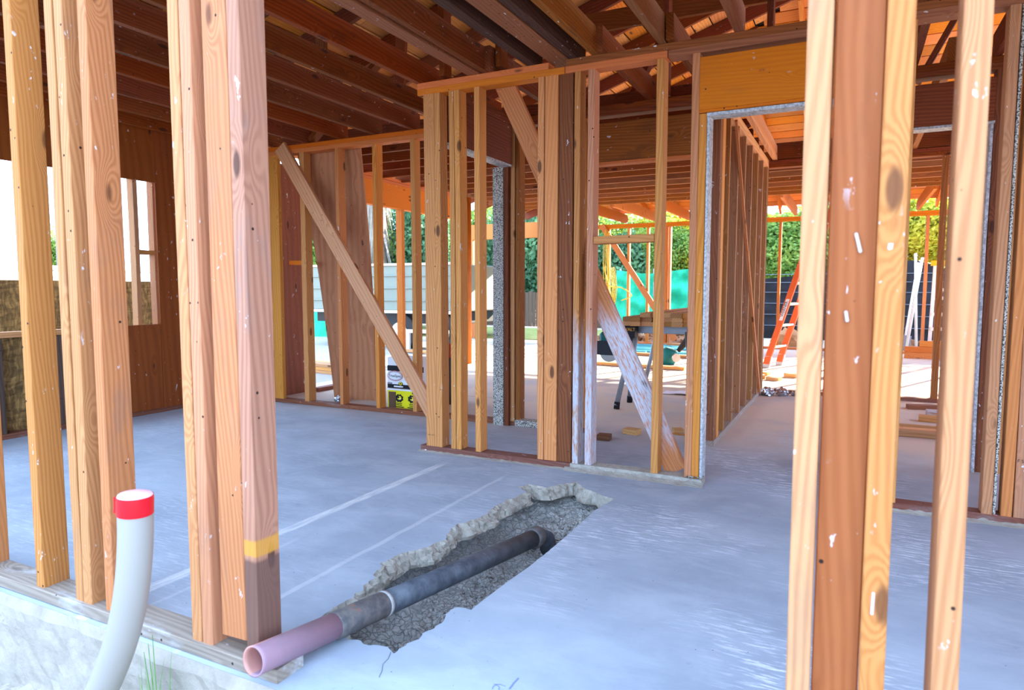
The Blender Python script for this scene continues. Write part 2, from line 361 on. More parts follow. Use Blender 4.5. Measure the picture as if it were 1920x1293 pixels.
def slab():
    bm = bmesh.new()
    X0, X1, Y0, Y1 = -5.45, 4.2, 1.27, 13.2
    outer = [(X0,Y0),(X1,Y0),(X1,Y1),(X0,Y1)]
    tris = tessellate_polygon([[Vector((x,y,0)) for x,y in outer], [Vector((x,y,0)) for x,y in RAG]])
    pts = outer + RAG; vs = [bm.verts.new((x,y,0)) for x,y in pts]
    for t_ in tris:
        try: bm.faces.new([vs[i] for i in t_])
        except ValueError: pass
    bmesh.ops.recalc_face_normals(bm, faces=bm.faces[:])
    if bm.faces[0].normal.z < 0: bmesh.ops.reverse_faces(bm, faces=bm.faces[:])
    lo = [bm.verts.new((x,y,-.1)) for x,y in outer]
    for i in range(4): j = (i+1) % 4; bm.faces.new((vs[i], lo[i], lo[j], vs[j]))
    me = bpy.data.meshes.new('floor'); bm.to_mesh(me); bm.free()
    return link('floor', me, 'concrete')
floor = tag(slab(), kind='structure', label='grey concrete slab with a long broken trench')
# broken concrete rim inside the trench
def rim():
    V, F = [], []; N = len(RAG); cx, cy = -1.32, 2.45
    prof = [(0,0),(.007,-.008),(.012,-.018),(.018,-.029),(.024,-.040),(.029,-.052),(.030,-.064),(.012,-.074),(-.045,-.088),(-.10,-.10)]
    for i, (x, y) in enumerate(RAG):
        a, b = RAG[i-1], RAG[(i+1) % N]; tx, ty = b[0]-a[0], b[1]-a[1]; l = math.hypot(tx, ty) or 1; nx, ny = -ty/l, tx/l
        mx, my = x + nx*.01, y + ny*.01
        if not inside(mx, my): nx, ny = -nx, -ny
        ragg = 1. if (x < -1.2) else .12
        for k, (o_, z_) in enumerate(prof):
            h = noise.noise(Vector((x*22, y*22, z_*34))) + .8*noise.noise(Vector((x*60, y*60, z_*80))) + .5*noise.noise(Vector((x*140, y*140, z_*150)))
            big = noise.noise(Vector((x*7, y*7, 3)))
            oo = (o_ * (1 + 1.1*big) + (h*.014*min(1, k/2) if k else 0)) * (ragg if k < 8 else 1)
            V.append((x + nx*oo, y + ny*oo, z_ + (h*.010 if k else 0)))
    P = len(prof)
    for i in range(N):
        j = (i+1) % N
        for k in range(P-1): F.append((i*P+k, i*P+k+1, j*P+k+1, j*P+k))
    me = bpy.data.meshes.new('broken_edge'); me.from_pydata(V, [], F); me.update()
    return link('broken_edge', me, 'broken_concrete', floor)
def inside(x, y):
    c = False; n = len(RAG); j = n-1
    for i in range(n):
        xi, yi = RAG[i]; xj, yj = RAG[j]
        if (yi > y) != (yj > y) and x < (xj-xi)*(y-yi)/(yj-yi)+xi: c = not c
        j = i
    return c
tag(rim(), label='broken pale concrete rim of the trench')
def grid(name, x0, x1, y0, y1, nx, ny, fz, mat, parent=None, smooth=True):
    V = [(x0+(x1-x0)*i/nx, y0+(y1-y0)*j/ny, 0) for j in range(ny+1) for i in range(nx+1)]
    V = [(x, y, fz(x, y)) for x, y, _ in V]
    F = [(j*(nx+1)+i, j*(nx+1)+i+1, (j+1)*(nx+1)+i+1, (j+1)*(nx+1)+i) for j in range(ny) for i in range(nx)]
    me = bpy.data.meshes.new(name); me.from_pydata(V, [], F); me.update()
    if smooth:
        for p in me.polygons: p.use_smooth = True
    return link(name, me, mat, parent)
def pit_z(x, y):
    c = abs(x + 1.32) / .40; base = -.25 + .11 * min(1.4, c) ** 3
    ends = max(0, 1.85 - y) * .35 + max(0, y - 3.0) * .30
    n_ = noise.noise(Vector((x*9, y*9, 0)))*.025 + noise.noise(Vector((x*26, y*26, 4)))*.016 + noise.noise(Vector((x*60, y*60, 8)))*.008
    return min(-.085, base + ends + n_)
pit = grid('soil', -1.85, -.9, 1.45, 3.6, 130, 260, pit_z, 'soil', floor, False); pit['label'] = 'grey crumbly soil in the trench'
# rubble crumbs lying in the trench
bm = bmesh.new()
for k in range(900):
    x, y = random.uniform(-1.55, -1.09), random.uniform(1.62, 3.35)
    if not inside(x, y): continue
    s = random.choice([.004, .006, .008, .011, .018]) ; z = pit_z(x, y) + s*.3
    r_ = bmesh.ops.create_icosphere(bm, subdivisions=1, radius=s)
    R = Matrix.Rotation(random.uniform(0, 6), 4, 'Z')
    for v in r_['verts']:
        v.co = R @ Vector((v.co.x*random.uniform(.8, 1.5), v.co.y, v.co.z*.6)) + Vector((x, y, z))
o = bmo('rubble', bm, 'soil', floor); o['kind'] = 'stuff'; o['label'] = 'loose rubble crumbs in the trench'
# splinters of wood by the far end of the pipe
for k in range(9):
    x, y = -1.27 + random.uniform(-.13, .14), 2.93 + random.uniform(-.12, .2); a = random.uniform(-.5, 1.2); l = random.uniform(.05, .12)
    z = pit_z(x, y) + .02
    board('splinter', (x, y, z), (x + l*math.cos(a), y + l*math.sin(a), z + .01), .009, .004, (-math.sin(a), math.cos(a), 0), 'fence_wood', floor, .001, 2, .001)
def ground_line(par, pts, w, mat, name, z=.0012):
    V, F = [], []
    for i, (x, y) in enumerate(pts):
        a, b = pts[max(i-1, 0)], pts[min(i+1, len(pts)-1)]; dx, dy = b[0]-a[0], b[1]-a[1]; l = math.hypot(dx, dy); V += [(x-dy/l*w, y+dx/l*w, z), (x+dy/l*w, y-dx/l*w, z)]
        if i: F.append((2*i-2, 2*i-1, 2*i+1, 2*i))
    me = bpy.data.meshes.new(name); me.from_pydata(V, [], F); me.update(); return link(name, me, mat, par)
plain('chalk_blue', '#7c88b0', .9); plain('crack_grey', '#5c5f66', .95)
ground_line(floor, [(-1.184, 1.562), (-1.168, 1.528), (-1.165, 1.498), (-1.145, 1.468), (-1.133, 1.439)], .0009, 'crack_grey', 'crack')
ground_line(floor, [(-0.787, 1.61), (-0.788, 1.581), (-0.786, 1.551)], .0022, 'chalk_blue', 'chalk_mark'); ground_line(floor, [(-0.827, 1.531), (-0.831, 1.545), (-0.826, 1.553), (-0.814, 1.548), (-0.81, 1.536)], .0012, 'chalk_blue', 'chalk_mark'); ground_line(floor, [(-0.835, 1.552), (-0.818, 1.56), (-0.8, 1.558)], .0012, 'chalk_blue', 'chalk_mark')
ground_line(floor, [(-3.44, 5.841), (-3.136, 5.843)], .004, 'crack_grey', 'crack')
# foundation face and the soil outside
def fz_(u, z): return 1.253 + .012*noise.noise(Vector((u*7, z*9, 0))) + .008*noise.noise(Vector((u*30, z*30, 2))) - max(0, -z-.06)*.12
def foundation():
    V, F = [], []; nx, nz = 260, 16
    for j in range(nz+1):
        for i in range(nx+1):
            x = -5.5 + 9.7*i/nx; z = -.5*j/nz
            V.append((x, min(1.268, fz_(x, z)) if j else 1.269, z - (.0 if j else 0)))
    for j in range(nz):
        for i in range(nx): a = j*(nx+1)+i; F.append((a, a+nx+1, a+nx+2, a+1))
    me = bpy.data.meshes.new('foundation_wall'); me.from_pydata(V, [], F); me.update()
    o = link('foundation_wall', me, 'foundation_stucco'); return tag(o, kind='structure', label='rough whitewashed foundation edge under the left sill plate')
foundation()
def soil_z(x, y):
    d = 1.27 - y
    return -.34 + .07*math.exp(-max(0, d)*5) + .035*noise.noise(Vector((x*4, y*4, 0))) + .018*noise.noise(Vector((x*15, y*15, 4))) + .01*noise.noise(Vector((x*50, y*50, 4)))
g = grid('front_yard_soil', -4.6, 1.6, -.6, 1.30, 300, 110, soil_z, 'white_soil', None, False); tag(g, kind='structure')
bm = bmesh.new(); bx(bm, -60, 60, -30, 1.2, -.8, -.42); tag(bmo('ground_front', bm, 'white_soil'), kind='structure')
bm = bmesh.new(); bx(bm, -60, 60, 13.2, 70, -.8, -.05); bx(bm, -60, -5.45, 1.2, 13.2, -.8, -.05); bx(bm, 4.2, 60, 1.2, 13.2, -.8, -.05); tag(bmo('ground_rear', bm, 'far_ground'), kind='structure')
bm = bmesh.new(); bx(bm, -16, -5.45, 4.0, 12.4, -.06, -.01); tag(bmo('driveway_paving', bm, 'far_paving'), kind='structure')
bm = bmesh.new(); bx(bm, -22, -5.3, 13.6, 17.5, -.06, -.03); bx(bm, -22, -16.2, 4, 13.6, -.06, -.03); tag(bmo('lawn_strip', bm, 'grass_ground'), kind='structure')

# ------------------------------------------------------------ FRONT WALL (nearest)
wf = empty('wall_front', (-1.5, 1.345, 0), kind='structure')
Y0, Y1 = 1.30, 1.39
p = platex(wf, -5.35, -1.36, Y0 - .012, 0, .04, 'plate_grey', 'bottom_plate', .1); p['label'] = 'weathered grey bottom plate'
platex(wf, -.10, 4.1, Y0, 0, .04, 'plate_grey', 'bottom_plate')
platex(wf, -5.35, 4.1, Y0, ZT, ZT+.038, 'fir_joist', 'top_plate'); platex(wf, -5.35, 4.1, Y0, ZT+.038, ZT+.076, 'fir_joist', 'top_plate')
for a, b in ((-2.885,-2.843),(-2.503,-2.461),(-2.277,-2.238),(-2.232,-2.189),(-2.115,-2.073),(-1.710,-1.669),(-1.664,-1.622)):
    stud(wf, a, b, Y0, Y1, 'fir_front')
for k in range(6): stud(wf, -3.29 - .406*k, -3.249 - .406*k, Y0, Y1, 'fir_front')
stud(wf, -1.582, -1.489, Y0+.002, Y0+.042, 'fir_front', .085, name='stud')['label'] = 'flat pale board with a broken foot'
o = stud(wf, -1.485, -1.440, Y0, Y1, 'fir_corner'); o['label'] = 'weathered corner stud with a charred foot'
stud(wf, -.086, -.046, Y0, Y1, 'fir_front')
o = stud(wf, -.044, .033, Y0+.03, Y0+.07, 'fir_flat'); o['label'] = 'smooth orange board turned flat between two studs'
stud(wf, .035, .075, Y0, Y1, 'fir_front')
stud(wf, .143, .182, Y0, Y1, 'fir_front')
for k in range(9): stud(wf, .56 + .406*k, .60 + .406*k, Y0, Y1, 'fir_front')
# broad unseen header over the opening, added for its shading
board('header', (-1.44, 1.345, 2.2), (-.08, 1.345, 2.2), .19, .088, ZD, 'fir_joist', wf)

# ------------------------------------------------------------ MIDDLE WALL  y 3.70 .. 3.79
wm = empty('wall_middle', (-1.6, 3.745, 0), kind='structure')
Y0, Y1 = 3.70, 3.79
platex(wm, -2.53, -1.47, Y0 - .005, 0, .04, 'plate_wood', 'bottom_plate', .1)
platex(wm, -1.468, -.70, Y0 - .005, 0, .038, 'broken_concrete', 'bottom_plate', .1)['label'] = 'plaster crusted end of the bottom plate'
def crust(par, x0, x1, y, w, h, mat, name='plaster_crust'):
    V, F = [], []; n = int((x1-x0)/.012); m = 6
    for i in range(n+1):
        x = x0 + (x1-x0)*i/n
        for j in range(m+1):
            v = j/m; yy = y - w*v*(.6 + .7*abs(noise.noise(Vector((x*14, 0, 1))))); z = h*(1-v)**1.5*(.5 + .9*abs(noise.noise(Vector((x*20, v*3, 2))))) + (.001 if j < m else -.002)
            V.append((x - x0, yy - y, z))
    for i in range(n):
        for j in range(m): a = i*(m+1)+j; F.append((a, a+1, a+m+2, a+m+1))
    me = bpy.data.meshes.new(name); me.from_pydata(V, [], F); me.update(); return link(name, me, mat, par, (x0, y, 0))
crust(wm, -2.55, -1.47, 3.697, .03, .012, 'foundation_stucco'); crust(wm, -1.5, -.69, 3.697, .055, .034, 'foundation_stucco'); crust(wm, .142, 4, 3.70, .04, .02, 'foundation_stucco')
platex(wm, .142, 4.0, Y0, 0, .04, 'plate_wood', 'bottom_plate')
platex(wm, -2.53, -1.52, Y0, ZT, ZT+.038, 'fir_header', 'top_plate'); platex(wm, -2.53, -1.62, Y0, ZT+.038, ZT+.076, 'fir_header', 'top_plate')
platex(wm, -1.515, -.93, Y0, ZT, ZT+.038, 'fir_header', 'top_plate'); platex(wm, -1.51, 4.1, Y0, ZT+.038, ZT+.076, 'fir_joist_brown', 'top_plate'); platex(wm, -.925, 4.1, Y0, ZT, ZT+.038, 'fir_joist_brown', 'top_plate')
stud(wm, -2.488, -2.407, Y0, Y0+.042, 'fir_stud'); stud(wm, -2.405, -2.364, Y0, Y1, 'fir_stud')
stud(wm, -2.488, -2.448, Y0+.045, Y1, 'fir_stud')
stud(wm, -2.298, -2.262, Y0, Y1, 'fir_stud'); stud(wm, -2.259, -2.223, Y0, Y1, 'fir_stud')
stud(wm, -2.116, -2.078, Y0, Y1, 'fir_stud')
stud(wm, -1.684, -1.645, Y0, Y1, 'fir_stud')
o = stud(wm, -1.642, -1.560, Y0+.004, Y1, 'fir_gold'); o['label'] = 'golden post beside a dark one'
o = stud(wm, -1.558, -1.470, Y0+.012, Y1, 'fir_dark'); o['label'] = 'dark red brown post'
o = stud(wm, -1.458, -1.422, Y0, Y1, 'fir_white'); o['label'] = 'stud with whitewashed foot'
o = stud(wm, -1.378, -1.338, Y0, Y1, 'fir_white'); o['label'] = 'stud with whitewashed foot'
stud(wm, -.985, -.945, Y0, Y1, 'fir_stud')
stud(wm, -.797, -.758, Y0, Y1, 'fir_stud'); stud(wm, -.756, -.716, Y0, Y1, 'fir_stud', .04, 1.985)
o = board('header', (-.757, 3.745, 2.140), (.180, 3.745, 2.140), .270, .088, ZD, 'fir_header', wm, .001); o['label'] = 'deep orange door header'
platex(wm, -.757, .180, Y0, 1.988, 2.004, 'fir_header', 'filler_strip', .088)
o = board('metal_bead', (-.716, 3.745, 1.978), (.14, 3.745, 1.978), .10, .018, YD, 'metal_bead', wm, .0005); o['label'] = 'grey corner bead along the header'
o = board('metal_bead', (-.707, 3.745, .04), (-.707, 3.745, 1.97), .10, .014, YD, 'metal_bead', wm, .0005); o['label'] = 'grey corner bead down the door jamb'
stud(wm, .182, .220, Y0, Y1, 'fir_stud'); stud(wm, .142, .180, Y0, Y1, 'fir_stud', .04, 1.985)
stud(wm, .565, .606, Y0, Y1, 'fir_front'); o = stud(wm, .610, .622, Y0+.01, Y1, 'plaster_edge', .04, ZT); o.name = 'plaster_edge'
stud(wm, .640, .682, Y0, Y1, 'fir_stud'); stud(wm, .686, .775, Y0, Y0+.04, 'fir_front')
for k in range(8): stud(wm, .98 + .406*k, 1.02 + .406*k, Y0, Y1, 'fir_stud')
o = board('blocking', (-1.336, 3.748, 1.348), (-.987, 3.748, 1.352), .088, .042, YD, 'fir_stud', wm, .001)
o = board('diagonal_brace', (-.862, 3.812, .04), (-1.972, 3.812, 2.35), .125, .036, (1, 0, .4), 'fir_brace_white', wm, .002, 12); o['label'] = 'diagonal brace with whitewashed lower half'
o = link('rag_of_plaster', grid('x', -.78, -.69, 3.66, 3.74, 14, 12, lambda x, y: .05 + .02*noise.noise(Vector((x*40, y*40, 0))), 'plaster_edge').data, None, wm, (0, 0, 0))
bpy.data.objects.remove(bpy.data.objects['x']); o.name = 'plaster_lump'

# ------------------------------------------------------------ BACK WALL OF THE ROOM  y 4.72 .. 4.81
wb = empty('wall_back', (-3.0, 4.765, 0), kind='structure')
Y0, Y1 = 4.72, 4.81
platex(wb, -5.2, -2.53, Y0, 0, .035, 'plate_wood', 'bottom_plate'); platex(wb, -2.44, -1.74, Y0, 0, .035, 'plate_wood', 'bottom_plate')
platex(wb, -5.3, -2.5, Y0, ZT, ZT+.038, 'fir_header', 'top_plate'); platex(wb, -5.3, -2.5, Y0, ZT+.038, ZT+.076, 'fir_header', 'top_plate')
platex(wb, -2.49, -.8, Y0, ZT, ZT+.038, 'fir_joist', 'top_plate'); platex(wb, -2.49, -.8, Y0, ZT+.038, ZT+.076, 'fir_joist', 'top_plate')
platex(wb, .2, 4.1, Y0, ZT, ZT+.038, 'fir_joist', 'top_plate'); platex(wb, .2, 4.1, Y0, ZT+.038, ZT+.076, 'fir_joist', 'top_plate')
stud(wb, -4.94, -4.90, Y0, Y1, 'fir_gold', .035); stud(wb, -4.895, -4.79, Y0, Y0+.042, 'fir_gold', .035)
for a, b in ((-4.521,-4.465),(-4.105,-4.066),(-3.696,-3.655),(-3.309,-3.268),(-2.90,-2.86)):
    stud(wb, a, b, Y0, Y1, 'fir_stud', .035)
stud(wb, -2.515, -2.425, Y0-.04, Y0-.018, 'plaster_edge', .0, 2.0, 'plaster_jamb')['label'] = 'speckled white plaster jamb edge'
stud(wb, -2.424, -2.384, Y0-.03, Y1-.03, 'fir_joist', .0); stud(wb, -2.38, -2.345, Y0, Y1, 'fir_stud', .035); stud(wb, -2.335, -2.30, Y0-.002, Y1, 'fir_joist_brown', .035)
stud(wb, -1.80, -1.76, Y0, Y1, 'fir_stud', .035); stud(wb, -1.755, -1.715, Y0, Y1, 'fir_joist', .035, 1.96)
o = board('header', (-1.755, 4.765, 2.115), (-.90, 4.765, 2.115), .27, .088, ZD, 'fir_joist_brown', wb, .001); o['label'] = 'brown header over the inner doorway'
platex(wb, -1.715, -.94, Y0, 1.957, 1.978, 'fir_header', 'filler_strip')
stud(wb, -.94, -.90, Y0, Y1, 'fir_stud', .0)
stud(wb, .21, .25, Y0, Y1, 'fir_stud', .0)
board('header', (.25, 4.765, 2.14), (.70, 4.765, 2.14), .24, .088, ZD, 'fir_joist', wb, .001); board('metal_bead', (.25, 4.765, 2.01), (.68, 4.765, 2.01), .1, .016, YD, 'metal_bead', wb, .0005)
for a, b, m in ((.675,.715,'fir_dark'),(.72,.76,'fir_dark'),(.765,.80,'fir_stud')): stud(wb, a, b, Y0, Y1, m, .0)
stud(wb, .655, .672, Y0-.02, Y1, 'metal_bead', 0, 2.0, 'metal_bead')
for k in range(8): stud(wb, 1.1+.406*k, 1.14+.406*k, Y0, Y1, 'fir_stud', 0)
o = board('diagonal_brace', (-4.72, 4.700, 2.36), (-3.065, 4.700, .0), .135, .034, (1, 0, .6), 'fir_brace', wb, .002, 12); o['label'] = 'long pale diagonal brace nailed across the studs'
o = board('blocking', (-4.80, 4.90, 1.32), (-4.56, 4.86, 1.32), .088, .038, YD, 'fir_header', wb)
box('sill_block', -2.335, -2.13, 4.70, 4.80, 0, .05, 'plaster_edge', wb)['label'] = 'plaster smeared end of the floor plate'
# faint mill stamps and paint marks
def mark(par, pts, y, w, mat='mark_white', name='paint_mark'):
    bm = bmesh.new(); p0 = Vector((pts[0][0], y, pts[0][1]))
    for (xa, za), (xb, zb) in zip(pts[:-1], pts[1:]):
        d = Vector((xb-xa, 0, zb-za)); n_ = Vector((-d.z, 0, d.x)).normalized()*w; a = Vector((xa, y, za)); b = Vector((xb, y, zb)); e = d.normalized()*w*.8
        vs = [bm.verts.new(q - p0) for q in (a-e*.4-n_*.8, a-e-n_*0, a-e*.4+n_*.8, b+e*.3+n_, b+e, b+e*.3-n_*.7)]; bm.faces.new(vs)
    return bmo(name, bm, mat, par, p0)
mark(wf, [(.037,1.180),(.058,1.182),(.0515,1.138)], 1.2965, .0042); mark(wf, [(.0505,.545),(.0490,.508)], 1.2965, .0028)
mark(wf, [(.001,1.165),(.008,1.135)], 1.3265, .0032); mark(wf, [(-.01,1.03),(-.008,1.015)], 1.3265, .0032)
text('grade_stamp', 'NO 2 DF', .012, 'ink_black', (-2.45, 3.6985, .115), (math.pi/2, 0, 0), wm, .0002)
text('grade_stamp', 'STD', .015, 'fir_dark', (-.45, 3.6985, 2.165), (math.pi/2, 0, 0), wm, .0002)
text('grade_stamp', 'F SCO', .020, 'ink_black', (.715, 3.6985, .30), (math.pi/2, 0, 0), wm, .0002)
# closet side header running back between middle and back wall
wc = empty('wall_closet', (-2.4, 4.2, 0), kind='structure')
o = board('header', (-2.44+.045, 3.80, 2.155), (-2.44+.045, 4.68, 2.155), .285, .085, ZD, 'fir_joist', wc, .001); o['label'] = 'dark header running back to the doorway'
board('metal_bead', (-2.395, 3.80, 2.003), (-2.395, 4.68, 2.003), .09, .016, XD, 'metal_bead', wc, .0005)
for k in range(2): board('top_plate', (-2.395, 3.80, ZT+.02+.038*k), (-2.395, 4.70, ZT+.02+.038*k), .09, .038, XD, 'fir_joist', wc)

# ------------------------------------------------------------ LEFT WALL  x -5.35
wl = empty('wall_left', (-5.4, 3.0, 0), kind='structure')
XL = -5.35
def sheet(name, par, x, t_, rects, mat):
    bm = bmesh.new()
    for y0, y1, z0, z1 in rects: bx(bm, x-t_-WL(par).x, x-WL(par).x, y0-WL(par).y, y1-WL(par).y, z0, z1)
    me = bpy.data.meshes.new(name); bm.to_mesh(me); bm.free(); o = bpy.data.objects.new(name, me); COL.objects.link(o); me.materials.append(M[mat]); o.parent = par; return o
o = sheet('plywood_panel', wl, XL, .013, [(1.35,2.44,1.965,2.45),(3.885,4.70,.04,2.45),(3.30,3.88,.04,.77)], 'plywood_red')
o = sheet('plywood_panel', wl, XL, .013, [(2.445,3.885,1.972,2.45)], 'plywood_red')
for k in range(9):
    y = 1.42 + .406*k
    full = y > 3.9
    board('stud', (-5.41, y, .04), (-5.41, y, ZT if full else .72), .09, .04, XD, 'fir_stud' if full else 'fence_wood', wl)
for y in (3.735, 3.915): board('stud', (-5.44, y, .75), (-5.44, y, 2.0), .075, .04, XD, 'fir_front', wl)
board('blocking', (-5.44, 3.755, 1.385), (-5.44, 3.90, 1.385), .075, .036, XD, 'fir_stud', wl)
board('window_sill', (-5.41, 1.35, .745), (-5.41, 3.88, .745), .09, .04, XD, 'fir_brace', wl)
sheet('strand_board_sheathing', wl, -5.46, .012, [(1.35, 3.9, -.05, .72)], 'strand_board_wall')
board('bottom_plate', (-5.41, 1.35, .02), (-5.41, 4.7, .02), .09, .04, XD, 'plate_wood', wl)
for k in range(2): board('top_plate', (-5.41, 1.35, ZT+.02+.038*k), (-5.41, 4.8, ZT+.02+.038*k), .09, .038, XD, 'fir_joist', wl)
board('header', (-5.41, 1.35, 2.13), (-5.41, 3.89, 2.13), .28, .088, ZD, 'fir_joist', wl)
# continuation of the left wall behind the room
wl2 = empty('wall_left_rear', (-5.1, 5.2, 0), kind='structure')
sheet('plywood_panel', wl2, -5.08, .013, [(4.82, 5.40, .0, 2.3)], 'plywood_red')
for y in (4.86, 5.40): board('stud', (-5.14, y, .035), (-5.14, y, ZT), .09, .04, XD, 'fir_gold', wl2)
board('bottom_plate', (-5.0, 5.38, .02), (-5.0, 5.95, .02), .09, .04, XD, 'plate_wood', wl2)
board('header', (-5.05, 5.4, 2.19), (-5.05, 8.25, 2.19), .28, .09, ZD, 'fir_header', wl2, .001)
for k in range(2): board('top_plate', (-5.05, 5.4, 2.355+.0+.036*k-.008), (-5.05, 8.3, 2.355+.036*k-.008), .09, .035, XD, 'fir_header', wl2)
board('stud', (-5.05, 6.98, -.0), (-5.05, 6.98, 2.05), .09, .055, XD, 'fir_gold', wl2)
o = tube('round_post', [(-4.95, 8.42, 0), (-4.95, 8.42, 2.36)], .072, 'log_orange', None, 20); tag(o, 'round orange log post seen past the central studs', 'post')

# ------------------------------------------------------------ CORRIDOR WALL x -0.81, y 4.67 .. 7.48
wk = empty('wall_corridor', (-.86, 6.0, 0), kind='structure')
board('bottom_plate', (-.86, 4.68, .02), (-.86, 7.5, .02), .10, .04, XD, 'plate_grey', wk)
for k in range(2): board('top_plate', (-.86, 4.82, ZT+.02+.038*k), (-.86, 7.5, ZT+.02+.038*k), .09, .038, XD, 'fir_brace' , wk)
for y in (4.70, 4.745): board('stud', (-.86, y, .04), (-.86, y, ZT), .09, .04, XD, 'fir_joist_brown', wk)
board('stud', (-.835, 4.84, .04), (-.835, 4.84, ZT), .09, .04, YD, 'fir_gold', wk)
for k in range(7): board('stud', (-.86, 5.09+.385*k, .04), (-.86, 5.09+.385*k, ZT), .09, .038, XD, 'fir_hall', wk)
board('stud', (-.86, 7.46, .04), (-.86, 7.46, ZT), .09, .038, XD, 'fir_dark', wk)
o = board('diagonal_brace', (-.80, 5.2, 2.28), (-.80, 7.1, .05), .03, .02, YD, 'fir_gold', wk, .004); o['label'] = 'thin leaning strip nailed across the corridor studs'
# cross wall y 7.48 (right)
wr = empty('wall_cross', (1.0, 7.5, 0), kind='structure')
platex(wr, -.7, 4.1, 7.46, 0, .035, 'plate_wood', 'bottom_plate'); platex(wr, -.9, 4.1, 7.46, ZT, ZT+.038, 'fir_joist', 'top_plate'); platex(wr, -.9, 4.1, 7.46, ZT+.038, ZT+.076, 'fir_joist', 'top_plate')
board('beam', (-.8, 7.505, 2.46), (4.1, 7.505, 2.46), .16, .09, ZD, 'fir_joist', wr)
stud(wr, .695, .745, 7.46, 7.55, 'fir_joist_brown', .035)
for x in (2.0, 2.9, 3.8): stud(wr, x, x+.04, 7.46, 7.55, 'fir_stud', .035)

# right outer wall, well outside the picture, added to shade the rooms from that side
wt_ = empty('wall_right_added', (4.1, 5.0, 0), kind='structure')
sheet('plywood_panel', wt_, 4.12, .015, [(1.3, 5.2, 0, 2.45)], 'plywood_red')
for k in range(19): board('stud', (4.05, 1.5+.406*k, .04), (4.05, 1.5+.406*k, ZT), .09, .04, XD, 'fir_stud', wt_)
board('bottom_plate', (4.05, 1.35, .02), (4.05, 13, .02), .09, .04, XD, 'plate_wood', wt_)
for k in range(2): board('top_plate', (4.05, 1.35, ZT+.02+.038*k), (4.05, 13, ZT+.02+.038*k), .09, .038, XD, 'fir_joist', wt_)
# ------------------------------------------------------------ REAR WALL y 13
w13 = empty('wall_rear', (-2.0, 13.0, 0), kind='structure')
platex(w13, -4.6, 4.1, 12.95, 0, .04, 'fir_beyond', 'bottom_plate'); platex(w13, -4.6, 4.1, 12.95, 2.262, 2.30, 'fir_beyond', 'top_plate'); platex(w13, -4.6, 4.1, 12.95, 2.30, 2.338, 'fir_beyond', 'top_plate')
for x in (-4.385, -3.975, -3.59, -3.23, -3.17, -1.21, -.8, -.4, .0, .45, 1.02, 1.45, 1.9, 2.4, 2.9, 3.4, 3.9): stud(w13, x, x+.045, 12.95, 13.04, 'fir_beyond', .04, 2.262)
board('diagonal_brace', (-4.5, 12.93, 2.33), (-3.0, 12.93, .1), .11, .03, (1,0,.7), 'fir_beyond', w13)
board('header', (-7.6, 13.0, 2.30), (-4.6, 13.0, 2.30), .32, .09, ZD, 'fir_beyond', w13)
board('post', (-7.5, 13.0, 0), (-7.5, 13.0, 2.14), .1, .1, XD, 'fir_beyond', w13)

# ------------------------------------------------------------ CEILING JOISTS
ce = empty('ceiling', (-2.0, 3.0, 2.374), kind='structure')
Z0 = 2.374
def joist(par, a, b, h=.14, t_=.042, mat='fir_joist', name='joist', z=Z0):
    return board(name, (a[0], a[1], z + h/2), (b[0], b[1], z + h/2), h, t_, ZD, mat, par, .004)
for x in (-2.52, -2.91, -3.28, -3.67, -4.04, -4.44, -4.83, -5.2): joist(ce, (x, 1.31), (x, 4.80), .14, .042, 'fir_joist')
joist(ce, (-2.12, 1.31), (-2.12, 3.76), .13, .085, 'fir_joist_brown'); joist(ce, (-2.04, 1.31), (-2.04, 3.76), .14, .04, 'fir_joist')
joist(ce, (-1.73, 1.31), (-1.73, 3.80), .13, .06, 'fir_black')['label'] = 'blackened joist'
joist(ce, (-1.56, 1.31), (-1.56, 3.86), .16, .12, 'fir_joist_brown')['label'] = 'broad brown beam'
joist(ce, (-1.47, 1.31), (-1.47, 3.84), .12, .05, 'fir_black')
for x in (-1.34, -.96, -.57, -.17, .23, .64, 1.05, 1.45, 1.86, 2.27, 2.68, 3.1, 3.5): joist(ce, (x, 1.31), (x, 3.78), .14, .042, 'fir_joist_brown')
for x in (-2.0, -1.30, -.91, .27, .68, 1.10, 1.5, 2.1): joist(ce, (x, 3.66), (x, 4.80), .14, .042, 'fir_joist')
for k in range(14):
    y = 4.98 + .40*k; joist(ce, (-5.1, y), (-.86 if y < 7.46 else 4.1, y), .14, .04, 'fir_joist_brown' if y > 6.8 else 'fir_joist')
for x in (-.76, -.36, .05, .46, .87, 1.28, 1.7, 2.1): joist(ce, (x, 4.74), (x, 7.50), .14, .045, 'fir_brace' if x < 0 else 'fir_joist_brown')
# tails with rounded ends resting on the rear wall
def tail(par, x, y0, y1, z, h, mat):
    pts = [(y0, z), (y1-.12, z), (y1-.03, z+.03), (y1, z+.08), (y1-.03, z+h*.85), (y1-.12, z+h), (y0, z+h+.03)]
    bm = bmesh.new(); a = [bm.verts.new((-.02, y-y0, zz-z)) for y, zz in pts]; b = [bm.verts.new((.02, y-y0, zz-z)) for y, zz in pts]
    bm.faces.new(a); bm.faces.new(b[::-1]); n = len(pts)
    for i in range(n): bm.faces.new((a[i], b[i], b[(i+1) % n], a[(i+1) % n]))
    return bmo('joist_tail', bm, mat, par, (x, y0, z))
for k in range(14): tail(ce, -4.6 + .61*k, 10.25, 12.98, 2.342, .16, 'fir_beyond')

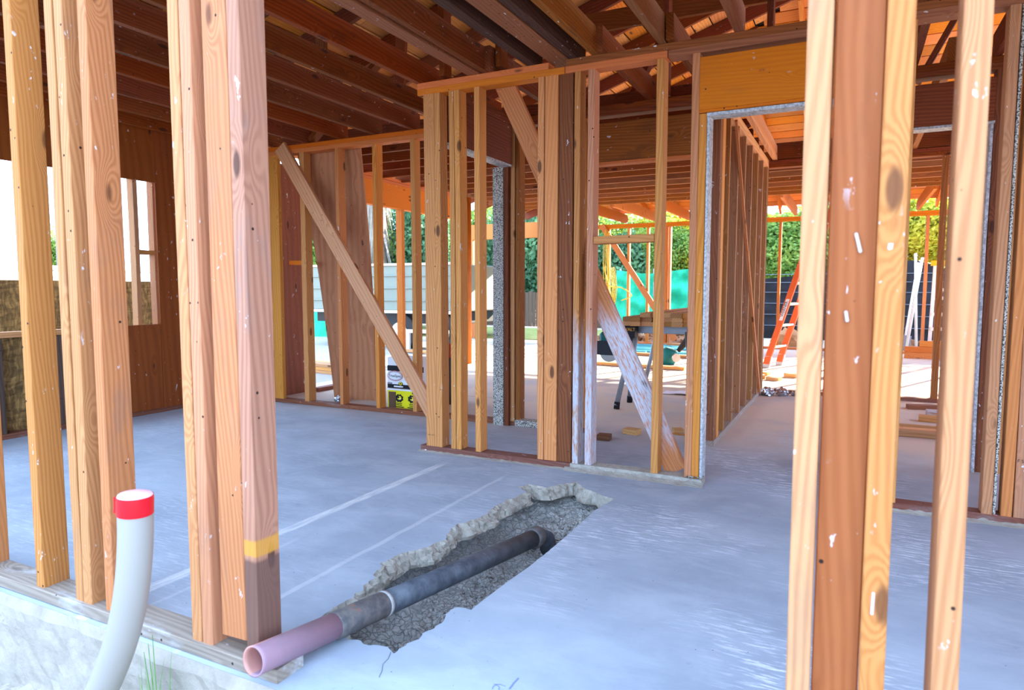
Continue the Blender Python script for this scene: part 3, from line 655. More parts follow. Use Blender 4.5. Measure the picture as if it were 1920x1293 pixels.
# ------------------------------------------------------------ ROOF
ro = empty('roof', (0.6, 6, 2.5), kind='structure')
ES, EN, XE, XR = .33, 13.5, -5.9, .6
def rz(x): return 2.50 + ES*(x-XE) if x < XR else 2.50 + ES*(2*XR-XE-x)
n_ = 0
for k in range(21):
    y = 1.38 + .61*k
    if y > 13.0: break
    xt = min(XR, XE + (EN - y)); board('rafter', (XE, y, rz(XE)+.01), (xt, y, rz(xt)+.01), .14, .042, ZD, 'fir_joist', ro, .004, 4)
    xs = max(XR, 2*XR - XE - (EN-y)); 
    if xs < 4.1: board('rafter', (4.2, y, rz(4.2)+.01), (xs, y, rz(xs)+.01), .14, .042, ZD, 'fir_joist', ro, .004, 4)
for k in range(15):
    x = -4.9 + .61*k; yt = EN - (min(x, 2*XR-x) - XE)
    if yt < 13: board('rafter', (x, EN, 2.51), (x, yt, 2.51 + ES*(EN-yt)), .14, .042, ZD, 'fir_beyond', ro, .004, 4)
board('ridge_board', (XR, 1.3, rz(XR)), (XR, 7.1, rz(XR)), .18, .04, ZD, 'fir_joist', ro)
sl = Vector((1, 0, ES)).normalized(); sr = Vector((1, 0, -ES)).normalized(); sb = Vector((0, 1, -ES)).normalized()
x = XE + .1
while x < 4.2:
    ym = EN - (min(x, 2*XR-x) - XE); z = rz(x) + .098; y = 1.28
    while y < ym - .05:
        l = min(random.uniform(1.6, 3.6), ym - y)
        board('roof_board', (x, y, z), (x, y+l-.006, z), .186, .02, sl if x < XR else sr, 'roof_board', ro, .001, 2); y += l
    x += .19
y = EN - .1
while y > 7.2:
    xa = XE + (EN-y); xb = min(4.2, 2*XR - xa); z = 2.598 + ES*(EN-y); xx = xa
    while xx < xb - .05:
        l = min(random.uniform(2, 4), xb-xx); board('roof_board', (xx, y, z), (xx+l-.006, y, z), .186, .02, sb, 'roof_board', ro, .001, 2); xx += l
    y -= .19
V = [(XE,1.25,0),(XR,1.25,0),(4.2,1.25,0),(4.2,EN-(2*XR-4.2-XE),0),(XR,7.0,0),(XE,EN,0),(4.2,EN,0)]
def fz(x, y): return min(rz(x), 2.5 + ES*(EN-y)) + .125
V = [(a, b, fz(a, b)) for a, b, _ in V]
me = bpy.data.meshes.new('roof_sun_block'); me.from_pydata(V, [], [(0,1,4,5),(1,2,3,4),(5,4,3,6)]); me.update()  # unseen sheet added to stop sun leaking between the roof boards
o = link('roof_sun_block', me, 'sun_block_dark'); md = o.modifiers.new('s', 'SOLIDIFY'); md.thickness = .02; md.offset = 1; o.parent = ro; o.location = -ro.location
bm = bmesh.new(); q = [(-5.9,2.42),(4.15,2.42),(4.15,rz(4.15)),(XR,rz(XR)),(-5.9,rz(-5.9))]
fa = [bm.verts.new((x-ro.location.x, 1.29-ro.location.y, z-ro.location.z)) for x, z in q]; fb = [bm.verts.new((x-ro.location.x, 1.31-ro.location.y, z-ro.location.z)) for x, z in q]
bm.faces.new(fa); bm.faces.new(fb[::-1])
for i in range(5): bm.faces.new((fa[i], fb[i], fb[(i+1)%5], fa[(i+1)%5]))
o = bmo('gable_light_block', bm, 'plywood_red'); o.parent = ro  # unseen gable panel, added to keep front light out of the roof space
# purlins, struts and odd braces in the roof space
board('purlin', (-2.3, 5.0, 3.06), (3.2, 5.0, 3.06), .14, .04, ZD, 'fir_joist_brown', ro)
for a, b in (((-1.2,4.76,2.4),(-1.2,4.76,3.55)), ((-.55,4.9,2.4),(-.55,4.9,3.1)), ((-.1,4.9,2.4),(-.1,4.9,3.1)), ((-2.35,3.75,2.4),(-2.35,3.75,3.4)), ((-1.95,3.75,2.4),(-1.95,3.75,3.5)),
             ((-1.6,5.2,2.5),(-.9,5.2,3.7)), ((.2,5.6,2.5),(-.5,5.6,4.0)), ((.35,5.6,2.5),(1.1,5.6,4.0)), ((-4.4,4.76,2.4),(-3.6,4.76,3.0)), ((-.9,6.4,2.5),(-.1,6.4,3.4)), ((.3,6.6,2.5),(-.3,6.6,3.9))):
    board('strut', a, b, .09, .04, YD, 'fir_joist', ro)
for x in (-4.9,-4.2,-3.4): board('strut', (x, 4.7, 2.5), (x+.35, 4.3, rz(x+.35)), .09, .04, XD, 'fir_joist', ro)
for x, y in ((.25, 4.2), (.5, 4.4)): board('collar_tie', (x-.4, y, 2.75), (x+.7, y, 2.75), .09, .04, ZD, 'plate_grey', ro)

# ============================================================ LOOSE THINGS
# drain pipe in the trench
dp = empty('drain_pipe', (-1.36, 1.25, .04), 'dark iron drain pipe with a copper coloured open end lying along the trench', 'pipe')
A, B = Vector((-1.388, 1.235, .085)), Vector((-1.305, 2.93, -.115)); D = (B - A).normalized()
def along(d): return A + D*d
tube('copper_end', [along(0), along(.012), along(.30)], [.041, .0395, .0395], 'copper_pipe', dp, 28, inner=.005)['label'] = 'purple and copper toned end piece'
tube('sleeve', [along(.296), along(.30), along(.52), along(.525)], [.040, .0425, .0425, .0415], 'iron_sleeve', dp, 28)['label'] = 'rust stained iron sleeve'
tube('seal', [along(.522), along(.53), along(.540)], [.0428, .0440, .0425], 'seal_white', dp, 28)
tube('pipe_body', [along(.53), along(1.1), along(1.63)], .0405, 'iron_pipe', dp, 28)
tube('coupling', [along(1.60), along(1.605), along(1.66), along(1.665)], [.042, .050, .050, .045], 'iron_sleeve', dp, 28)
tube('pipe_stub', [along(1.66), along(1.75)+Vector((0,0,-.03)), along(1.80)+Vector((0,0,-.12))], .043, 'iron_pipe', dp, 20)
# white conduit sweep
cs_ = empty('conduit', (-1.80, 1.08, -.3), 'thick white plastic conduit curving out of the ground, mouth sealed with red tape', 'conduit')
P = [(-1.615,1.08,.535),(-1.617,1.08,.50),(-1.620,1.08,.44),(-1.631,1.08,.36),(-1.652,1.08,.27),(-1.684,1.08,.18),(-1.722,1.08,.10),(-1.768,1.08,.02),(-1.82,1.08,-.06),(-1.87,1.08,-.14),(-1.93,1.08,-.24),(-1.99,1.08,-.34)]
def cr(P, m=4):
    out = []; Q = [Vector(p) for p in P]
    for i in range(len(Q)-1):
        a, b, c, d = Q[max(i-1,0)], Q[i], Q[i+1], Q[min(i+2, len(Q)-1)]
        for k in range(m):
            t_ = k/m; out.append(.5*((2*b)+(c-a)*t_+(2*a-5*b+4*c-d)*t_*t_+(3*b-a-3*c+d)*t_**3))
    return out + [Q[-1]]
tube('conduit_body', cr(P), .0415, 'pvc_white', cs_, 32)
tube('tape_wrap', [(-1.6145,1.08,.548),(-1.615,1.08,.535),(-1.617,1.08,.500)], [.0425,.0435,.043], 'tape_red', cs_, 32, False)['label'] = 'red tape wrapped round the mouth'
tube('tape_lid', [(-1.6145,1.08,.546),(-1.6143,1.08,.550),(-1.614,1.08,.552)], [.0425,.040,.012], 'tape_cap', cs_, 32)['label'] = 'pale pink tape stretched over the mouth'
board('tape_flap', (-1.668, 1.065, .497), (-1.664, 1.065, .538), .022, .004, (1, .2, 0), 'tape_red', cs_, .001, 3, .0008)
# grass tuft behind the conduit
gt = empty('grass_tuft', (-1.715, 1.17, -.30), 'small green grass tuft growing beside the white conduit', 'grass')
for k in range(22):
    x, y = -1.715 + random.gauss(0, .018), 1.17 + random.gauss(0, .015); h = random.uniform(.18, .38); lx, ly = random.gauss(0, .035), random.gauss(0, .03); w = random.uniform(.0025, .005)
    V, F = [], []
    for i in range(6):
        u = i/5; q = Vector((x + lx*u*u, y + ly*u*u, -.30 + h*u)) - gt.location; ww = w*(1-u*.95); V += [q + Vector((-ww,0,0)), q + Vector((0,ww*.5,0)), q + Vector((ww,0,0))]
        if i: a = (i-1)*3; F += [(a, a+1, a+4, a+3), (a+1, a+2, a+5, a+4)]
    me = bpy.data.meshes.new('blade'); me.from_pydata(V, [], F); me.update(); link('blade', me, 'blade_green').parent = gt
for k in range(3):
    tube('seed_stalk', [(-1.715+.01*k,1.17,-.30),(-1.718+.012*k,1.17,-.08),(-1.735+.02*k,1.165,.06+.03*k)], [.0018,.0014,.0008], 'blade_green', gt, 6)

# leaning plywood sheet behind the back wall studs
def warp_sheet():
    c = [Vector(p) for p in ((-4.52,5.12,.0),(-4.07,5.20,.0),(-3.925,4.845,2.32),(-4.66,4.845,2.33))]
    V, F = [], []; n = 12
    for s in (0, 1):
        for j in range(n+1):
            for i in range(n+1):
                u, v = i/n, j/n; p = (c[0]*(1-u)+c[1]*u)*(1-v) + (c[3]*(1-u)+c[2]*u)*v
                p = p + Vector((0, .04*math.sin(math.pi*v) + s*.016, 0)); V.append(p - Vector((-4.3, 5.16, 0)))
    m = (n+1)**2
    for j in range(n):
        for i in range(n): a = j*(n+1)+i; F += [(a, a+1, a+n+2, a+n+1), (m+a, m+a+n+1, m+a+n+2, m+a+1)]
    for k in range(n):
        for a, b in ((k, k+1), (n*(n+1)+k+1, n*(n+1)+k), ((k+1)*(n+1), k*(n+1)), (k*(n+1)+n, (k+1)*(n+1)+n)): F.append((b, a, a+m, b+m))
    me = bpy.data.meshes.new('plywood_sheet'); me.from_pydata(V, [], F); me.update()
    return link('plywood_sheet', me, 'plywood_tan', None, (-4.3, 5.16, 0))
tag(warp_sheet(), 'tall knotty plywood sheet leaning behind the back wall studs', 'plywood')
# cartons
cb = empty('screw_carton', (-3.5, 5.05, 0), 'yellow carton with black printing standing on the slab behind the studs', 'box')
def P2(x, y, z): return (x, y, z)
bm = bmesh.new(); bx(bm, -.24, .21, -.11, .13, 0, .165); bmo('carton', bm, 'card_yellow', cb, (-3.5, 5.05, 0), .003)
box('lid', -3.745, -3.285, 4.935, 5.185, .163, .178, 'card_white', cb, .002)
box('print_panel', -3.725, -3.645, 4.936, 4.940, .0, .15, 'card_brown', cb, .0005)
def emblem(par, x, y, z, s, mat='ink_black'):
    pts = []
    for k in range(16): a = k*6.283/16; r_ = s*(1 + (.18 if k % 2 else -.06)); pts.append((x + r_*1.25*math.cos(a), z + r_*math.sin(a)))
    bm = bmesh.new(); vs = [bm.verts.new((px-x, 0, pz-z)) for px, pz in pts]; bm.faces.new(vs); g_ = bmesh.ops.extrude_face_region(bm, geom=bm.faces[:])
    bmesh.ops.translate(bm, verts=[v for v in g_['geom'] if isinstance(v, bmesh.types.BMVert)], vec=(0, -.001, 0)); bmo('emblem', bm, mat, par, (x, y, z))
for x in (-3.61, -3.47):
    emblem(cb, x, 4.939, .095, .034); emblem(cb, x+.004, 4.937, .098, .017, 'card_yellow'); emblem(cb, x-.008, 4.9365, .104, .009); emblem(cb, x+.012, 4.935, .09, .006, 'card_white')
    for z in (.045, .03): box('print_line', x-.03, x+.03, 4.937, 4.940, z, z+.007, 'ink_black', cb, .0003)
    box('print_line', x-.05, x+.05, 4.937, 4.940, .012, .020, 'ink_black', cb, .0003)
box('print_band', -3.47, -3.31, 4.937, 4.940, .14, .16, 'ink_black', cb, .0003)
wbx = empty('white_carton', (-3.55, 5.07, .178), 'white and black carton with an oval logo stacked on the yellow one', 'box')
box('carton', -3.75, -3.36, 4.96, 5.17, .178, .46, 'card_white', wbx, .004)
box('print_band', -3.751, -3.359, 4.9585, 4.962, .179, .215, 'ink_black', wbx, .0005); box('print_band', -3.751, -3.359, 4.9585, 4.962, .335, .385, 'ink_black', wbx, .0005)
def oval(par, x, y, z, a, b, mat, name='oval_logo'):
    bm = bmesh.new(); r_ = bmesh.ops.create_circle(bm, cap_ends=True, radius=1, segments=32)
    bmesh.ops.transform(bm, matrix=Matrix.Rotation(math.pi/2, 4, 'X') @ Matrix.Diagonal((a, b, 1, 1)), verts=bm.verts[:]); bmo(name, bm, mat, par, (x, y, z))
oval(wbx, -3.665, 4.956, .292, .084, .047, 'ink_red'); oval(wbx, -3.665, 4.955, .292, .079, .042, 'card_white'); oval(wbx, -3.665, 4.9545, .292, .074, .038, 'ink_black'); oval(wbx, -3.665, 4.9535, .292, .071, .035, 'card_white')
text('lettering', 'TrueSpec', .036, 'ink_black', (-3.665, 4.9525, .292), (math.pi/2, 0, 0), wbx, .0006)
emblem(wbx, -3.605, 4.957, .222, .018); emblem(wbx, -3.605, 4.956, .224, .013, 'card_yellow'); emblem(wbx, -3.605, 4.955, .224, .006)
box('print_line', -3.75, -3.70, 4.957, 4.96, .215, .23, 'pole_grey', wbx, .0003); box('print_line', -3.68, -3.58, 4.9575, 4.96, .19, .203, 'card_white', wbx, .0002)
bk = empty('tool_bag', (-3.32, 5.42, 0), 'dark red and black bag on the slab behind the cartons', 'bag')
tube('bag_body', [(-3.42,5.42,.0),(-3.42,5.42,.10),(-3.42,5.42,.42),(-3.42,5.42,.52),(-3.42,5.42,.55)], [.13,.15,.15,.11,.03], 'dark_body', bk, 20); tube('bag_top', [(-3.42,5.42,.44),(-3.42,5.42,.53),(-3.42,5.42,.57)], [.152,.115,.03], 'red_paint', bk, 20)

# crumpled foil pieces, scraps, papers
def crumple(name, x, y, z, s, mat, label, cat, group=None, sq=.8):
    bm = bmesh.new(); bmesh.ops.create_icosphere(bm, subdivisions=3, radius=s); sd_ = random.uniform(0, 99)
    for v in bm.verts:
        n0 = v.co.normalized(); v.co *= 1 + .35*noise.noise(n0*3 + Vector((sd_,0,0))) + .22*noise.noise(n0*7 + Vector((sd_,4,0))); v.co.z *= sq; v.co.z = max(v.co.z, -s*.55)
    return tag(bmo(name, bm, mat, None, (x, y, z + s*.55)), label, cat, group)
crumple('crumpled_foil', -.735, 7.22, 0, .065, 'foil', 'crumpled silver foil lump against the corridor wall foot', 'foil')
crumple('crumpled_foil', -.60, 7.27, 0, .062, 'foil', 'crumpled silver foil lump in the middle of the three', 'foil')
crumple('crumpled_foil', -.475, 7.32, 0, .045, 'foil', 'small crumpled silver foil lump furthest from the corridor studs', 'foil')
crumple('crumpled_bag', -4.32, 4.98, 0, .055, 'foil', 'crumpled clear plastic lump at the foot of the leaning plywood', 'plastic', sq=.6)
crumple('boulder', -1.05, 13.5, -.05, .27, 'boulder_rock', 'tan boulder on the ground behind the orange ladder', 'rock', sq=.9)
def scrap(name, x, y, z, L, w, t_, ang, mat, label, cat='wood block', group=None):
    d = Vector((math.cos(ang), math.sin(ang), 0)); c = Vector((x, y, z + t_/2))
    o = board(name, c - d*L/2, c + d*L/2, w, t_, (-d.y, d.x, 0), mat, None, .0005, 2); return tag(o, label, cat, group)
scrap('wood_block', -1.55, 4.56, 0, .09, .088, .04, .1, 'fir_dark', 'small dark red brown wood block on the slab')
scrap('wood_block', -1.43, 4.84, 0, .11, .088, .04, -.25, 'lumber', 'small golden wood block on the slab beside the dark one')
scrap('wood_block', -1.14, 5.05, 0, .07, .07, .03, .5, 'lumber', 'small tan wood chip beside the brace foot')
scrap('thin_stick', -1.06, 4.96, 0, .22, .018, .008, -.1, 'fir_stud', 'thin brown splinter of wood lying beside the brace foot', 'stick')
scrap('wood_block', -.99, 8.55, 0, .16, .09, .05, .3, 'lumber', 'wood offcut furthest left by the ladder foot')
scrap('wood_block', -.80, 8.48, 0, .16, .09, .04, -.4, 'lumber', 'tilted wood offcut beside the ladder foot')
scrap('wood_block', -.64, 8.85, 0, .16, .09, .05, .1, 'lumber', 'wood offcut on the sunlit floor right of the ladder foot')
scrap('wood_block', .62, 7.02, 0, .30, .09, .04, .25, 'fir_joist_brown', 'brown offcut against the cross wall plate')
scrap('wood_block', .66, 6.68, 0, .13, .09, .05, .1, 'fir_white', 'weathered block between the two offcuts at right')
scrap('wood_block', .58, 6.37, 0, .13, .09, .05, -.1, 'lumber', 'notched block nearest the lumber strips at right')
o = tube('pipe_offcut', [(.735, 6.40, .022), (.80, 6.66, .022)], .022, 'steel', None, 16, inner=.003); tag(o, 'short grey pipe offcut with a dark mouth beside the blocks', 'pipe')
for i, y in enumerate((5.66, 5.77, 5.93)):
    o = board('lumber_strip', (.21, y+.02, .021 + .0*i), (.95, y, .021), .088 if i != 2 else .04, .04, YD, 'lumber' if i != 1 else 'fir_brace', None, .001, 4)
    tag(o, ('front board of the three pale strips lying on the floor at right', 'middle board of the three pale strips on the floor at right', 'thin rear strip of the three pale strips on the floor at right')[i], 'lumber', 'pale strips lying on the right floor')
pp = grid('paper_sheet', -.16, .16, -.11, .11, 14, 10, lambda x, y: .006 + .012*max(0, math.sin(x*14+1)) + .01*max(0, -x*2-.15), 'paper'); pp.location = (-1.56, 6.95, 0); tag(pp, 'white paper sheet with curled edge on the slab', 'paper')
# board bundle outside behind the plywood
for j in range(3):
    for i in range(3):
        o = board('lumber_board', (-6.5 + .0*i, 6.75 + .1*i, .02+.042*j - .01), (-5.2 - .05*j, 6.55 + .1*i, .02+.042*j - .01), .09, .04, YD, 'lumber', None, .001, 4)
        tag(o, ('lowest', 'middle', 'top')[j] + ' board, ' + ('nearest', 'central', 'furthest')[i] + ' row, in the low stack outside left', 'lumber', 'low stack of boards outside left')
# scaffold-like sawhorses with lumber
def sawhorse(y, x0, x1, zt, label):
    s = empty('sawhorse', ((x0+x1)/2, y, 0), label, 'sawhorse')
    bm = bmesh.new(); bx(bm, x0, x1, y-.03, y+.03, zt-.07, zt)
    for v in bm.verts: v.co -= s.location
    bmo('beam', bm, 'galvanised', s, s.location.copy(), .004)
    for x in (x0+.10, x1-.10):
        for dy in (-1, 1):
            sp = .10 if x < (x0+x1)/2 else -.10
            a, b = Vector((x, y+dy*.03, zt-.05)), Vector((x-sp, y+dy*.20, .03)); l = tube('leg', [a, b], .024, 'galvanised', s, 12); 
            f = tube('foot', [b + (a-b)*.05, b - Vector((0,0,.03))], .027, 'rubber_black', None, 12); f.parent = l; f.location = f.location - WL(l)
        tube('brace', [(x-sp*.6, y-.13, .27), (x-sp*.6, y+.13, .27)], .008, 'steel', s, 8)
    return s
sh = sawhorse(6.0, -1.86, -1.18, .745, 'metal sawhorse with four tubular legs at the near end of the lumber')
box('end_bracket', -1.87, -1.715, 5.84, 5.97, .640, .742, 'case_black', sh, .006)['label'] = 'black end bracket with yellow lettering'
text('lettering', 'DeWALT', .040, 'letter_yellow', (-1.79, 5.8385, .713), (math.pi/2, 0, 0), sh, .001)
sawhorse(7.62, -2.05, -1.42, .745, 'metal sawhorse at the far end of the lumber')
i = 0
for row in range(3):
    for k in range(7 - (2 if row == 2 else 0)):
        x = -1.80 + .092*(k + (2 if row == 2 else 0)); y0 = 5.82 + random.uniform(-.05, .06) + (.0 if row == 2 else .03) ; i += 1
        o = board('lumber_board', (x, y0, .765 + .040*row), (x, y0 + 2.1, .765 + .040*row), .0885, .0385, XD, 'lumber', None, .001, 3)
        tag(o, ('bottom', 'middle', 'top')[row] + ' layer board of the sawhorse bundle, ' + ('first','second','third','fourth','fifth','sixth','seventh','eighth')[k] + ' from the left', 'lumber', 'bundle of boards across the sawhorses')
# circular saw hooked on the sawhorse end
cw = empty('circular_saw', (-1.96, 5.98, .45), 'teal circular saw hanging from the left end of the sawhorse', 'saw')
box('motor', -2.08, -1.91, 5.93, 6.05, .52, .68, 'teal_plastic', cw, .03); box('base_shoe', -2.10, -1.90, 5.90, 5.915, .47, .60, 'dark_body', cw)
tube('blade_guard', [(-1.98,5.925,.49),(-1.98,5.965,.49)], .085, 'steel', cw, 28); tube('handle', [(-2.04,5.99,.67),(-2.01,5.99,.72),(-1.94,5.99,.73),(-1.90,5.99,.69)], .015, 'rubber_black', cw, 10); tube('hook', [(-1.93,6.0,.72),(-1.89,6.0,.745),(-1.85,6.0,.744)], .005, 'steel', cw, 8)
# leaf blower further back
lb = empty('leaf_blower', (-2.25, 9.6, 0), 'small teal power tool with black nozzle standing on the sunlit slab', 'blower')
tube('housing', [(-2.33,9.6,.0),(-2.33,9.6,.06),(-2.31,9.6,.2),(-2.30,9.6,.24)], [.09,.12,.11,.05], 'teal_plastic', lb, 20); tube('fan_cover', [(-2.20,9.51,.11),(-2.18,9.48,.11)], .06, 'steel', lb, 24); tube('nozzle', [(-2.18,9.58,.2),(-2.05,9.58,.36),(-1.93,9.58,.47)], [.03,.055,.06], 'rubber_black', lb, 14)
for (x0, y0, x1, y1, lb_) in ((-3.6,9.15,-1.95,9.0,'long pale board lying on the sunlit slab behind the sawhorse'),(-1.96,9.25,-.9,8.9,'pale board lying right of the teal tool'),(-4.2,10.9,-1.6,10.5,'long orange board lying far back on the slab'),(-7.2,9.6,-5.5,9.3,'long pale board lying outside left of the rear wall'),(-3.2,12.86,-2.3,12.86,'short pale board near the rear wall plate')):
    tag(board('loose_board', (x0, y0, .025), (x1, y1, .025), .09, .04, YD, 'lumber', None, .001, 4), lb_, 'lumber')
# ladder
ld = empty('orange_ladder', (-.86, 9.8, 0), 'orange fibreglass ladder leaning beside the corridor opening', 'ladder')
def rail(a, b, nm='rail'):
    return board(nm, a, b, .085, .028, (1, -.35, .1), 'ladder_orange', ld, .0005, 4)
a0, a1 = Vector((-1.03, 9.80, .05)), Vector((-.40, 11.0, 2.5)); off = Vector((.13, .42, 0))
rail(a0, a1); rail(a0+off, a1+off)
for k in range(8):
    u = .09 + k*.12; q = a0.lerp(a1, u); board('rung', q, q+off, .07, .03, (1, 0, .2), 'ladder_metal', ld, .0002, 2)
for q in (a0, a0+off): board('foot', q - Vector((.0,0,.05)), q + Vector((.03,.05,.1)), .10, .034, (1,-.35,.1), 'ladder_metal', ld, .0002, 2)
q = a0.lerp(a1, .36) - Vector((.004, .022, .0)); o = bpy.data.objects.new('x', None)
lab = board('label_plate', a0.lerp(a1, .24) + Vector((-.006,-.020,0)), a0.lerp(a1, .36) + Vector((-.006,-.020,0)), .05, .003, (1, -.35, .1), 'card_white', ld, .0001, 2)
zz = (a1-a0).normalized(); xx_ = Vector((1,-.35,.1)); xx_ = (xx_ - zz*xx_.dot(zz)).normalized(); nn = zz.cross(-xx_); nn = nn if nn.y < 0 else -nn
mw = Matrix((zz, nn.cross(zz), nn)).transposed().to_4x4(); mw.translation = a0.lerp(a1, .30) + nn*.02 - ld.location; text('lettering', 'WERNER', .06, 'ink_black', None, None, ld, .0008, mw)
bpy.data.objects.remove(o)
# things outside rear right
sl_ = empty('step_ladder', (1.35, 12.4, 0), 'white step stool ladder with a yellow top rail by the black screen', 'ladder')
for x in (1.10, 1.62): board('rail', (x, 12.5, 0), (x+.02, 12.35, 1.48), .05, .03, XD, 'white_paint', sl_, .001, 2)
board('top_rail', (1.06, 12.36, 1.47), (1.68, 12.36, 1.47), .08, .05, ZD, 'yellow_plastic', sl_, .001, 2)
for z in (.45, .68, .93, 1.06): board('tread', (1.10, 12.42, z), (1.64, 12.42, z), .05, .04, ZD, 'white_paint', sl_, .001, 2)
for (a, b, n_) in (((.86,13.6,0),(1.06,13.9,1.62),'thin white pole leaning by the black screen, the lower one'),((1.02,13.7,0),(.96,14.0,1.70),'thin white pole leaning by the black screen, the steeper one')):
    tag(tube('leaning_pole', [a, b], .022, 'white_paint', None, 8), n_, 'pole')
sv_ = empty('shovel', (.8, 14.2, 0), 'long handled shovel leaning against the black screen', 'shovel'); tube('handle', [(.86,13.95,.2),(1.05,14.6,1.55)], .02, 'lattice_white', sv_, 8); board('blade', (.82,13.85,0), (.86,13.95,.25), .2, .01, XD, 'pole_grey', sv_, .001, 2)
for i, (y, z, x0, x1) in enumerate(((12.2,.045,.75,2.2),(12.2,.137,.75,2.2),(12.2,.229,.95,1.3))):
    tag(board('timber', (x0, y, z), (x1, y, z), .09, .085 if i < 2 else .04, ZD, 'fir_beyond', None, .001, 2), ('lowest beam of the stack by the white step ladder','upper beam of the stack by the white step ladder','short offcut lying on the beam stack')[i], 'timber')
box('bucket_block', .42, .60, 10.2, 10.4, 0, .42, 'white_paint', None, .01); tag(bpy.data.objects['bucket_block'], 'white upright block standing on the sunlit slab at right', 'block')
# debris beyond the rear wall
bm = bmesh.new()
for k in range(700):
    x, y = random.uniform(-5, -1.9), random.uniform(13.4, 16.2); s = random.uniform(.03, .12)
    z0 = -.05 + max(0, (y-14)*.14)
    rr = bmesh.ops.create_cube(bm, size=1); Mx = Matrix.Translation((x, y, z0+s*.3)) @ Matrix.Rotation(random.uniform(0,6), 4, (random.random(), random.random(), 1)) @ Matrix.Diagonal((s*random.uniform(.5,3), s, s*.4, 1)); bmesh.ops.transform(bm, matrix=Mx, verts=rr['verts'])
tag(bmo('debris_heap', bm, 'debris'), 'heap of brown rubble and scraps beyond the rear wall', 'rubble', kind='stuff')
bm = bmesh.new()
for k in range(26):
    x, y = random.uniform(-4.3, -2), random.uniform(11.1, 12.6); a = random.uniform(-.3, .3); l = random.uniform(.3, 1.2)
    rr = bmesh.ops.create_cube(bm, size=1); Mx = Matrix.Translation((x, y, .02)) @ Matrix.Rotation(a, 4, 'Z') @ Matrix.Diagonal((l, .04, .03, 1)); bmesh.ops.transform(bm, matrix=Mx, verts=rr['verts'])
tag(bmo('plastic_strips', bm, 'pvc_blue'), 'scatter of pale blue plastic strips on the far slab', 'strips', kind='stuff')
bm = bmesh.new()
for k in range(240):
    x, y = random.uniform(.3, 3), random.uniform(13.6, 16); s = random.uniform(.03, .1)
    rr = bmesh.ops.create_cube(bm, size=1); Mx = Matrix.Translation((x, y, 0)) @ Matrix.Rotation(random.uniform(0,6), 4, (random.random(), random.random(), 1)) @ Matrix.Diagonal((s*random.uniform(.5,3), s, s*.4, 1)); bmesh.ops.transform(bm, matrix=Mx, verts=rr['verts'])
tag(bmo('debris_heap', bm, 'debris'), 'low scatter of rubble along the foot of the black screen', 'rubble', kind='stuff')
# yellow cord hung on the rear stud
yc = empty('extension_cord', (-4.33, 12.9, .9), 'yellow extension cord hanging in loops on the rear wall stud', 'cord')
for k in range(4):
    x = -4.40 + .03*k; pts = [(x, 12.90, 2.25-.02*k), (x-.03, 12.86, 1.9), (x+.02*k, 12.85, 1.1-.1*k), (x+.12, 12.85, .75), (x+.16, 12.86, 1.1), (x+.10, 12.88, 1.5)]
    tube('loop', cr(pts, 5), .007, 'cord_yellow', yc, 6)
tube('loop', cr([(-4.45,12.9,1.6),(-4.3,12.85,1.15),(-4.05,12.85,1.1),(-3.85,12.86,.95),(-4.05,12.86,.85)], 6), .010, 'cord_yellow', yc, 6)

# screens and fences
def screen(name, x0, x1, y, z0, zt, mat, label, wob=.05, ny=24, nx=90, lines=None):
    V, F = [], []
    for j in range(ny+1):
        for i in range(nx+1):
            x = x0+(x1-x0)*i/nx; z = z0+(zt(x)-z0)*j/ny; V.append((x-x0, wob*noise.noise(Vector((x*1.5, z*2.5, y))) + wob*.5*noise.noise(Vector((x*5, z*5, y))), z))
    for j in range(ny):
        for i in range(nx): a = j*(nx+1)+i; F.append((a, a+1, a+nx+2, a+nx+1))
    me = bpy.data.meshes.new(name); me.from_pydata(V, [], F); me.update()
    for p in me.polygons: p.use_smooth = True
    if lines:
        s = tag(empty(name, (x0, y, 0)), label, 'fence'); link('cloth', me, mat).parent = s
        for z in lines:
            pts = [(x0+(x1-x0)*i/40, y-.02 + wob*noise.noise(Vector(((x0+(x1-x0)*i/40)*1.5, z*2.5, y))), z) for i in range(41)]
            tube('seam', pts, .008, 'screen_line', s, 5)
        return s
    return tag(link(name, me, mat, None, (x0, y, 0)), label, 'fence')
screen('black_screen', -1.9, 4.5, 16.5, -.05, lambda x: 1.62 + .05*math.sin(x*2) - (.35*max(0, -x)/1.9) - (.25*max(0, x-1.2)), 'black_screen', 'black fabric screen hung along the rear boundary at right', .10, lines=(.25,.5,.75,1.0,1.22,1.4))
gs = empty('green_screen', (-3.2, 17.3, 0), 'green mesh privacy screen on metal posts behind the sawhorses', 'fence')
s_ = screen('cloth', -5.6, -1.95, 17.3, -.05, lambda x: 1.52 + .05*math.sin(x*3), 'green_screen', None, .12); del s_['category']; s_.parent = gs; s_.location = Vector((-5.6+3.2, 0, 0))
for x in (-5.5, -4.6, -3.6, -2.6): tube('post', [(x, 17.36, -.05), (x, 17.36, 1.6)], .03, 'galvanised', gs, 10)
gl = empty('green_screen', (-11.3, 11.9, 0), 'green mesh screen at the far left behind the leaning plywood', 'fence')
s_ = screen('cloth', -13.0, -10.2, 11.9, -.05, lambda x: 1.36, 'green_screen', None, .1, 12, 30); del s_['category']; s_.parent = gl; s_.location = Vector((-1.7, 0, 0))
wfn = empty('wooden_fence', (-8.6, 18.6, -.05), 'old brown board fence below the hedge behind the plaster jamb', 'fence')
for k in range(42):
    x = -11 + .115*k; board('board', (x, 18.6, -.05), (x, 18.6, 1.0+random.uniform(-.03,.03)), .105, .02, XD, 'fence_wood', wfn, .002, 2)
